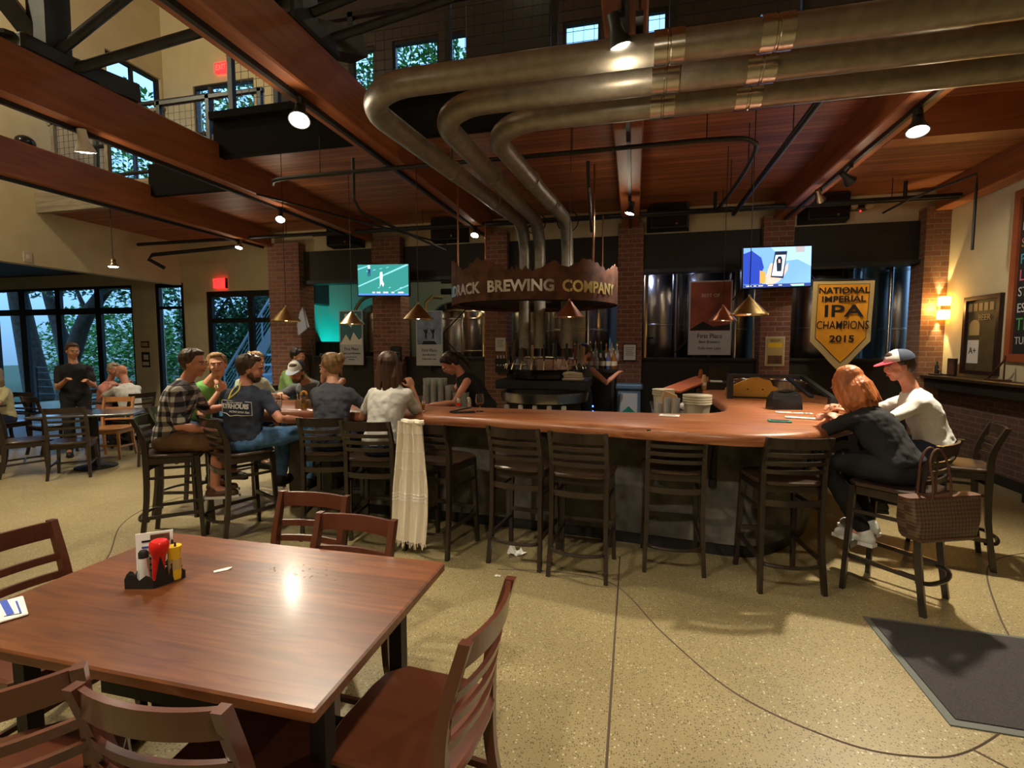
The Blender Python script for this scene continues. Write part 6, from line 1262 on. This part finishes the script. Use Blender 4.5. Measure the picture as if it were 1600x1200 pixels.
person('person in a black and white plaid shirt with rolled sleeves at the bar end', -3.90, 3.47, -62, .86, (.02, .14, 1.31), (.02, .22, 1.50), -80, 4, rh=(.10, .36, .92), lh=(-.22, .42, 1.10), rpole=(.5, -.6, -.3), skin='skin2', shirt=M['plaid'], sleeve='elbow', pants='khaki', shorts=True, shoes='leather', hair='short', hm='hbrown', knees=((.14, .42, .83), (-.1, .42, .83)), feet=((.12, .36, .42), (-.1, .30, .42)))
person('person in a bright green T-shirt looking at the camera with hands at the chin', -4.34, 4.12, -95, .86, (0, .20, 1.24), (-.02, .34, 1.46), -138, -4, 6, rh=(.04, .40, 1.19), lh=(-.05, .40, 1.21), rpole=(.6, .1, -1), lpole=(-.6, .1, -1), skin='skin', shirt='green', hair='short', hm='hblond', fem=True, pants='djean', vox=.006, hup=(0, 1, .3))
person('person with messy light brown hair in a pale mint shirt, face hidden', -4.30, 4.80, -100, .86, (0, .12, 1.28), (0, .20, 1.46), -110, 5, rh=(.1, .42, 1.1), lh=(-.1, .42, 1.1), shirt='mint', hair='bun', hm='hblond', fem=True, pants='djean', vox=.009)
person('person in a navy T-shirt with white print and yellow lanyard, back to the camera', -3.28, 3.62, 12, .86, (.02, .03, 1.27), (.05, .07, 1.45), -62, 8, rh=(.44, .16, .99), lh=(-.02, .46, .95), rpole=(.3, -.9, -.4), skin='skin2', shirt='navy', pants='jeans', shoes='black', hair='short', hm='hbrown', beard='hbrown', knees=((.46, .26, .87), (.14, .42, .83)), feet=((.42, .30, .42), (.12, .40, .42)), extra=lambda o, d: (backtext(o, d), wristband(o, d)))
person('person in a white cap and slate shirt leaning over the bar end, facing the camera', -3.64, 5.22, 180, .86, (0, .20, 1.21), (.02, .36, 1.36), 188, 22, rh=(.12, .50, 1.10), lh=(-.46, .40, 1.17), rpole=(.8, 0, -.3), lpole=(-.9, -.1, .3), skin='skin3', shirt='greyc', sleeve='elbow', hair='short', hm='hbrown', beard='hbrown', cap=('whitec', 'navy', pm('pale blue cap brim', (.45, .52, .62), .8)), vox=.007)
person('person in a sage green shirt sitting in front of the first brick pillar, in profile', -5.02, 6.42, -92, .86, (0, .14, 1.28), (0, .22, 1.50), -85, 15, rh=(.12, .5, 1.10), lh=(-.12, .5, 1.08), skin='skin3', shirt='olive', hair='short', hm='hdark', pants='blackc', vox=.009)
person('person in a charcoal long-sleeved top with a blond hair bun, hand at the mouth', -2.54, 3.82, 12, .86, (-.02, .08, 1.28), (-.07, .16, 1.46), 78, 6, rh=(.22, .42, 1.12), lh=(-.17, .24, 1.33), lpole=(-.35, .0, -1), skin='skin', shirt='charc', sleeve='long', pants='djean', hair='bun', hm='hblond', fem=True, glasses='top', curl=1.0, vox=.007)
person('person with long dark brown hair in a pale grey T-shirt, sunglasses on the head', -2.01, 3.74, 2, .86, (.03, .09, 1.29), (.02, .12, 1.475), -8, 4, rh=(.13, .31, 1.28), lh=(-.18, .40, 1.10), rpole=(.35, .0, -1), skin='skin3', shirt='lgrey', pants='djean', hair='long', hm='hlong', fem=True, glasses='top', curl=.9, vox=.007)
person('bartender in a black tank top leaning forward behind the bar', -1.62, 5.40, 118, .95, (0, .26, 1.30), (0, .40, 1.45), 125, 45, rh=(.10, .60, 1.04), lh=(-.14, .62, 1.02), rpole=(.5, -.6, -.2), lpole=(-.5, -.6, -.2), skin='skin2', shirt='blackc', sleeve='none', pants='blackc', hair='pony', hm='hdark', fem=True, standing=True, vox=.008)
person('bartender in a grey tank top reaching right in front of the liquor bottles', -.76, 7.50, -30, .95, (0, .06, 1.34), (-.02, .1, 1.56), -20, 12, rh=(.40, .36, 1.24), lh=(-.25, .34, 1.25), rpole=(.5, -.5, -1), skin='skin2', shirt='greyc', sleeve='none', pants='djean', hair='short', hm='hdark', standing=True, vox=.009)
person('person with auburn shoulder-length hair in a black T-shirt, arms folded on the bar', 1.73, 3.76, 42, .86, (.0, .25, 1.19), (-.0, .36, 1.37), 40, 30, rh=(-.02, .46, 1.12), lh=(.06, .50, 1.11), rpole=(.9, .0, -.4), lpole=(-.9, .12, -.5), skin='skin2', shirt='blackc', pants='blackc', shoes='whitec', hair='ginger', hm='hginger', fem=True, vox=.007, feet=((.10, .22, .40), (-.08, .16, .38)))
person('person in a white long-sleeved shirt and a white and navy cap with a red brim', 2.32, 4.56, 76, .86, (0, .16, 1.26), (0, .26, 1.49), 92, 14, rh=(.14, .62, 1.13), lh=(-.22, .60, 1.13), rpole=(.7, -.3, -.6), skin='skin2', shirt='whitec', sleeve='long', pants='djean', hair='short', hm='hbrown', cap=('whitec', 'navy', pm('red cap brim', (.45, .03, .06), .7)), vox=.007,
       extra=lambda o, d: text('BUD', .03, 'ink', o, Matrix.Translation(d['HT']((0, .092, .085))) @ (d['HR'] @ Euler((pi / 2 - .5, 0, pi)).to_matrix()).to_4x4(), .001, name='cap_print'))
beerglass((1.60, 4.55, 1.07), 'amber beer glass held by the person in the white shirt and red brimmed cap', .07, 'amber', .11, .038)
person('server in a black T-shirt standing in front of the big window', -8.15, 5.72, -125, .95, (0, .05, 1.36), (0, .08, 1.58), -110, 10, rh=(.10, .34, 1.16), lh=(-.14, .36, 1.14), rpole=(.4, -.5, -1), lpole=(-.4, -.5, -1), skin='skin3', shirt='blackc', sleeve='short', pants='blackc', hair='short', hm='hbrown', standing=True, vox=.01)
person('diner in a white shirt with grey hair sitting by the sliding door', -7.97, 6.42, 82, .52, (0, .10, .99), (0, .2, 1.22), 90, 12, rh=(.06, .42, 1.0), lh=(-.06, .42, 1.0), skin='skin2', shirt='whitec', pants='djean', hair='bald', hm='hgrey', vox=.01)
person('diner in a pink shirt with fair hair facing the white shirted diner', -8.95, 6.75, -82, .52, (0, .10, .99), (0, .2, 1.24), -90, 8, rh=(.12, .42, 1.0), lh=(-.1, .42, 1.0), skin='skin2', shirt='pinkc', pants='djean', hair='short', hm='hgrey', fem=True, vox=.01)
person('blond diner in a pale yellow shirt smiling at the left edge', -9.7, 5.75, 180, .52, (0, .06, .99), (0, .1, 1.20), 160, 5, skin='skin2', rh=(.12, .42, .85), lh=(-.12, .42, .85), shirt='yel', pants='djean', hair='bob', hm='hgrey', fem=True, vox=.01)
person('diner at the very left edge, half cut off by the frame', -10.35, 5.7, 180, .52, (0, .06, .99), (0, .1, 1.20), 170, 5, skin='skin2', rh=(.12, .42, .85), lh=(-.12, .42, .85), shirt='pinkc', pants='djean', hair='short', hm='hblond', vox=.01)
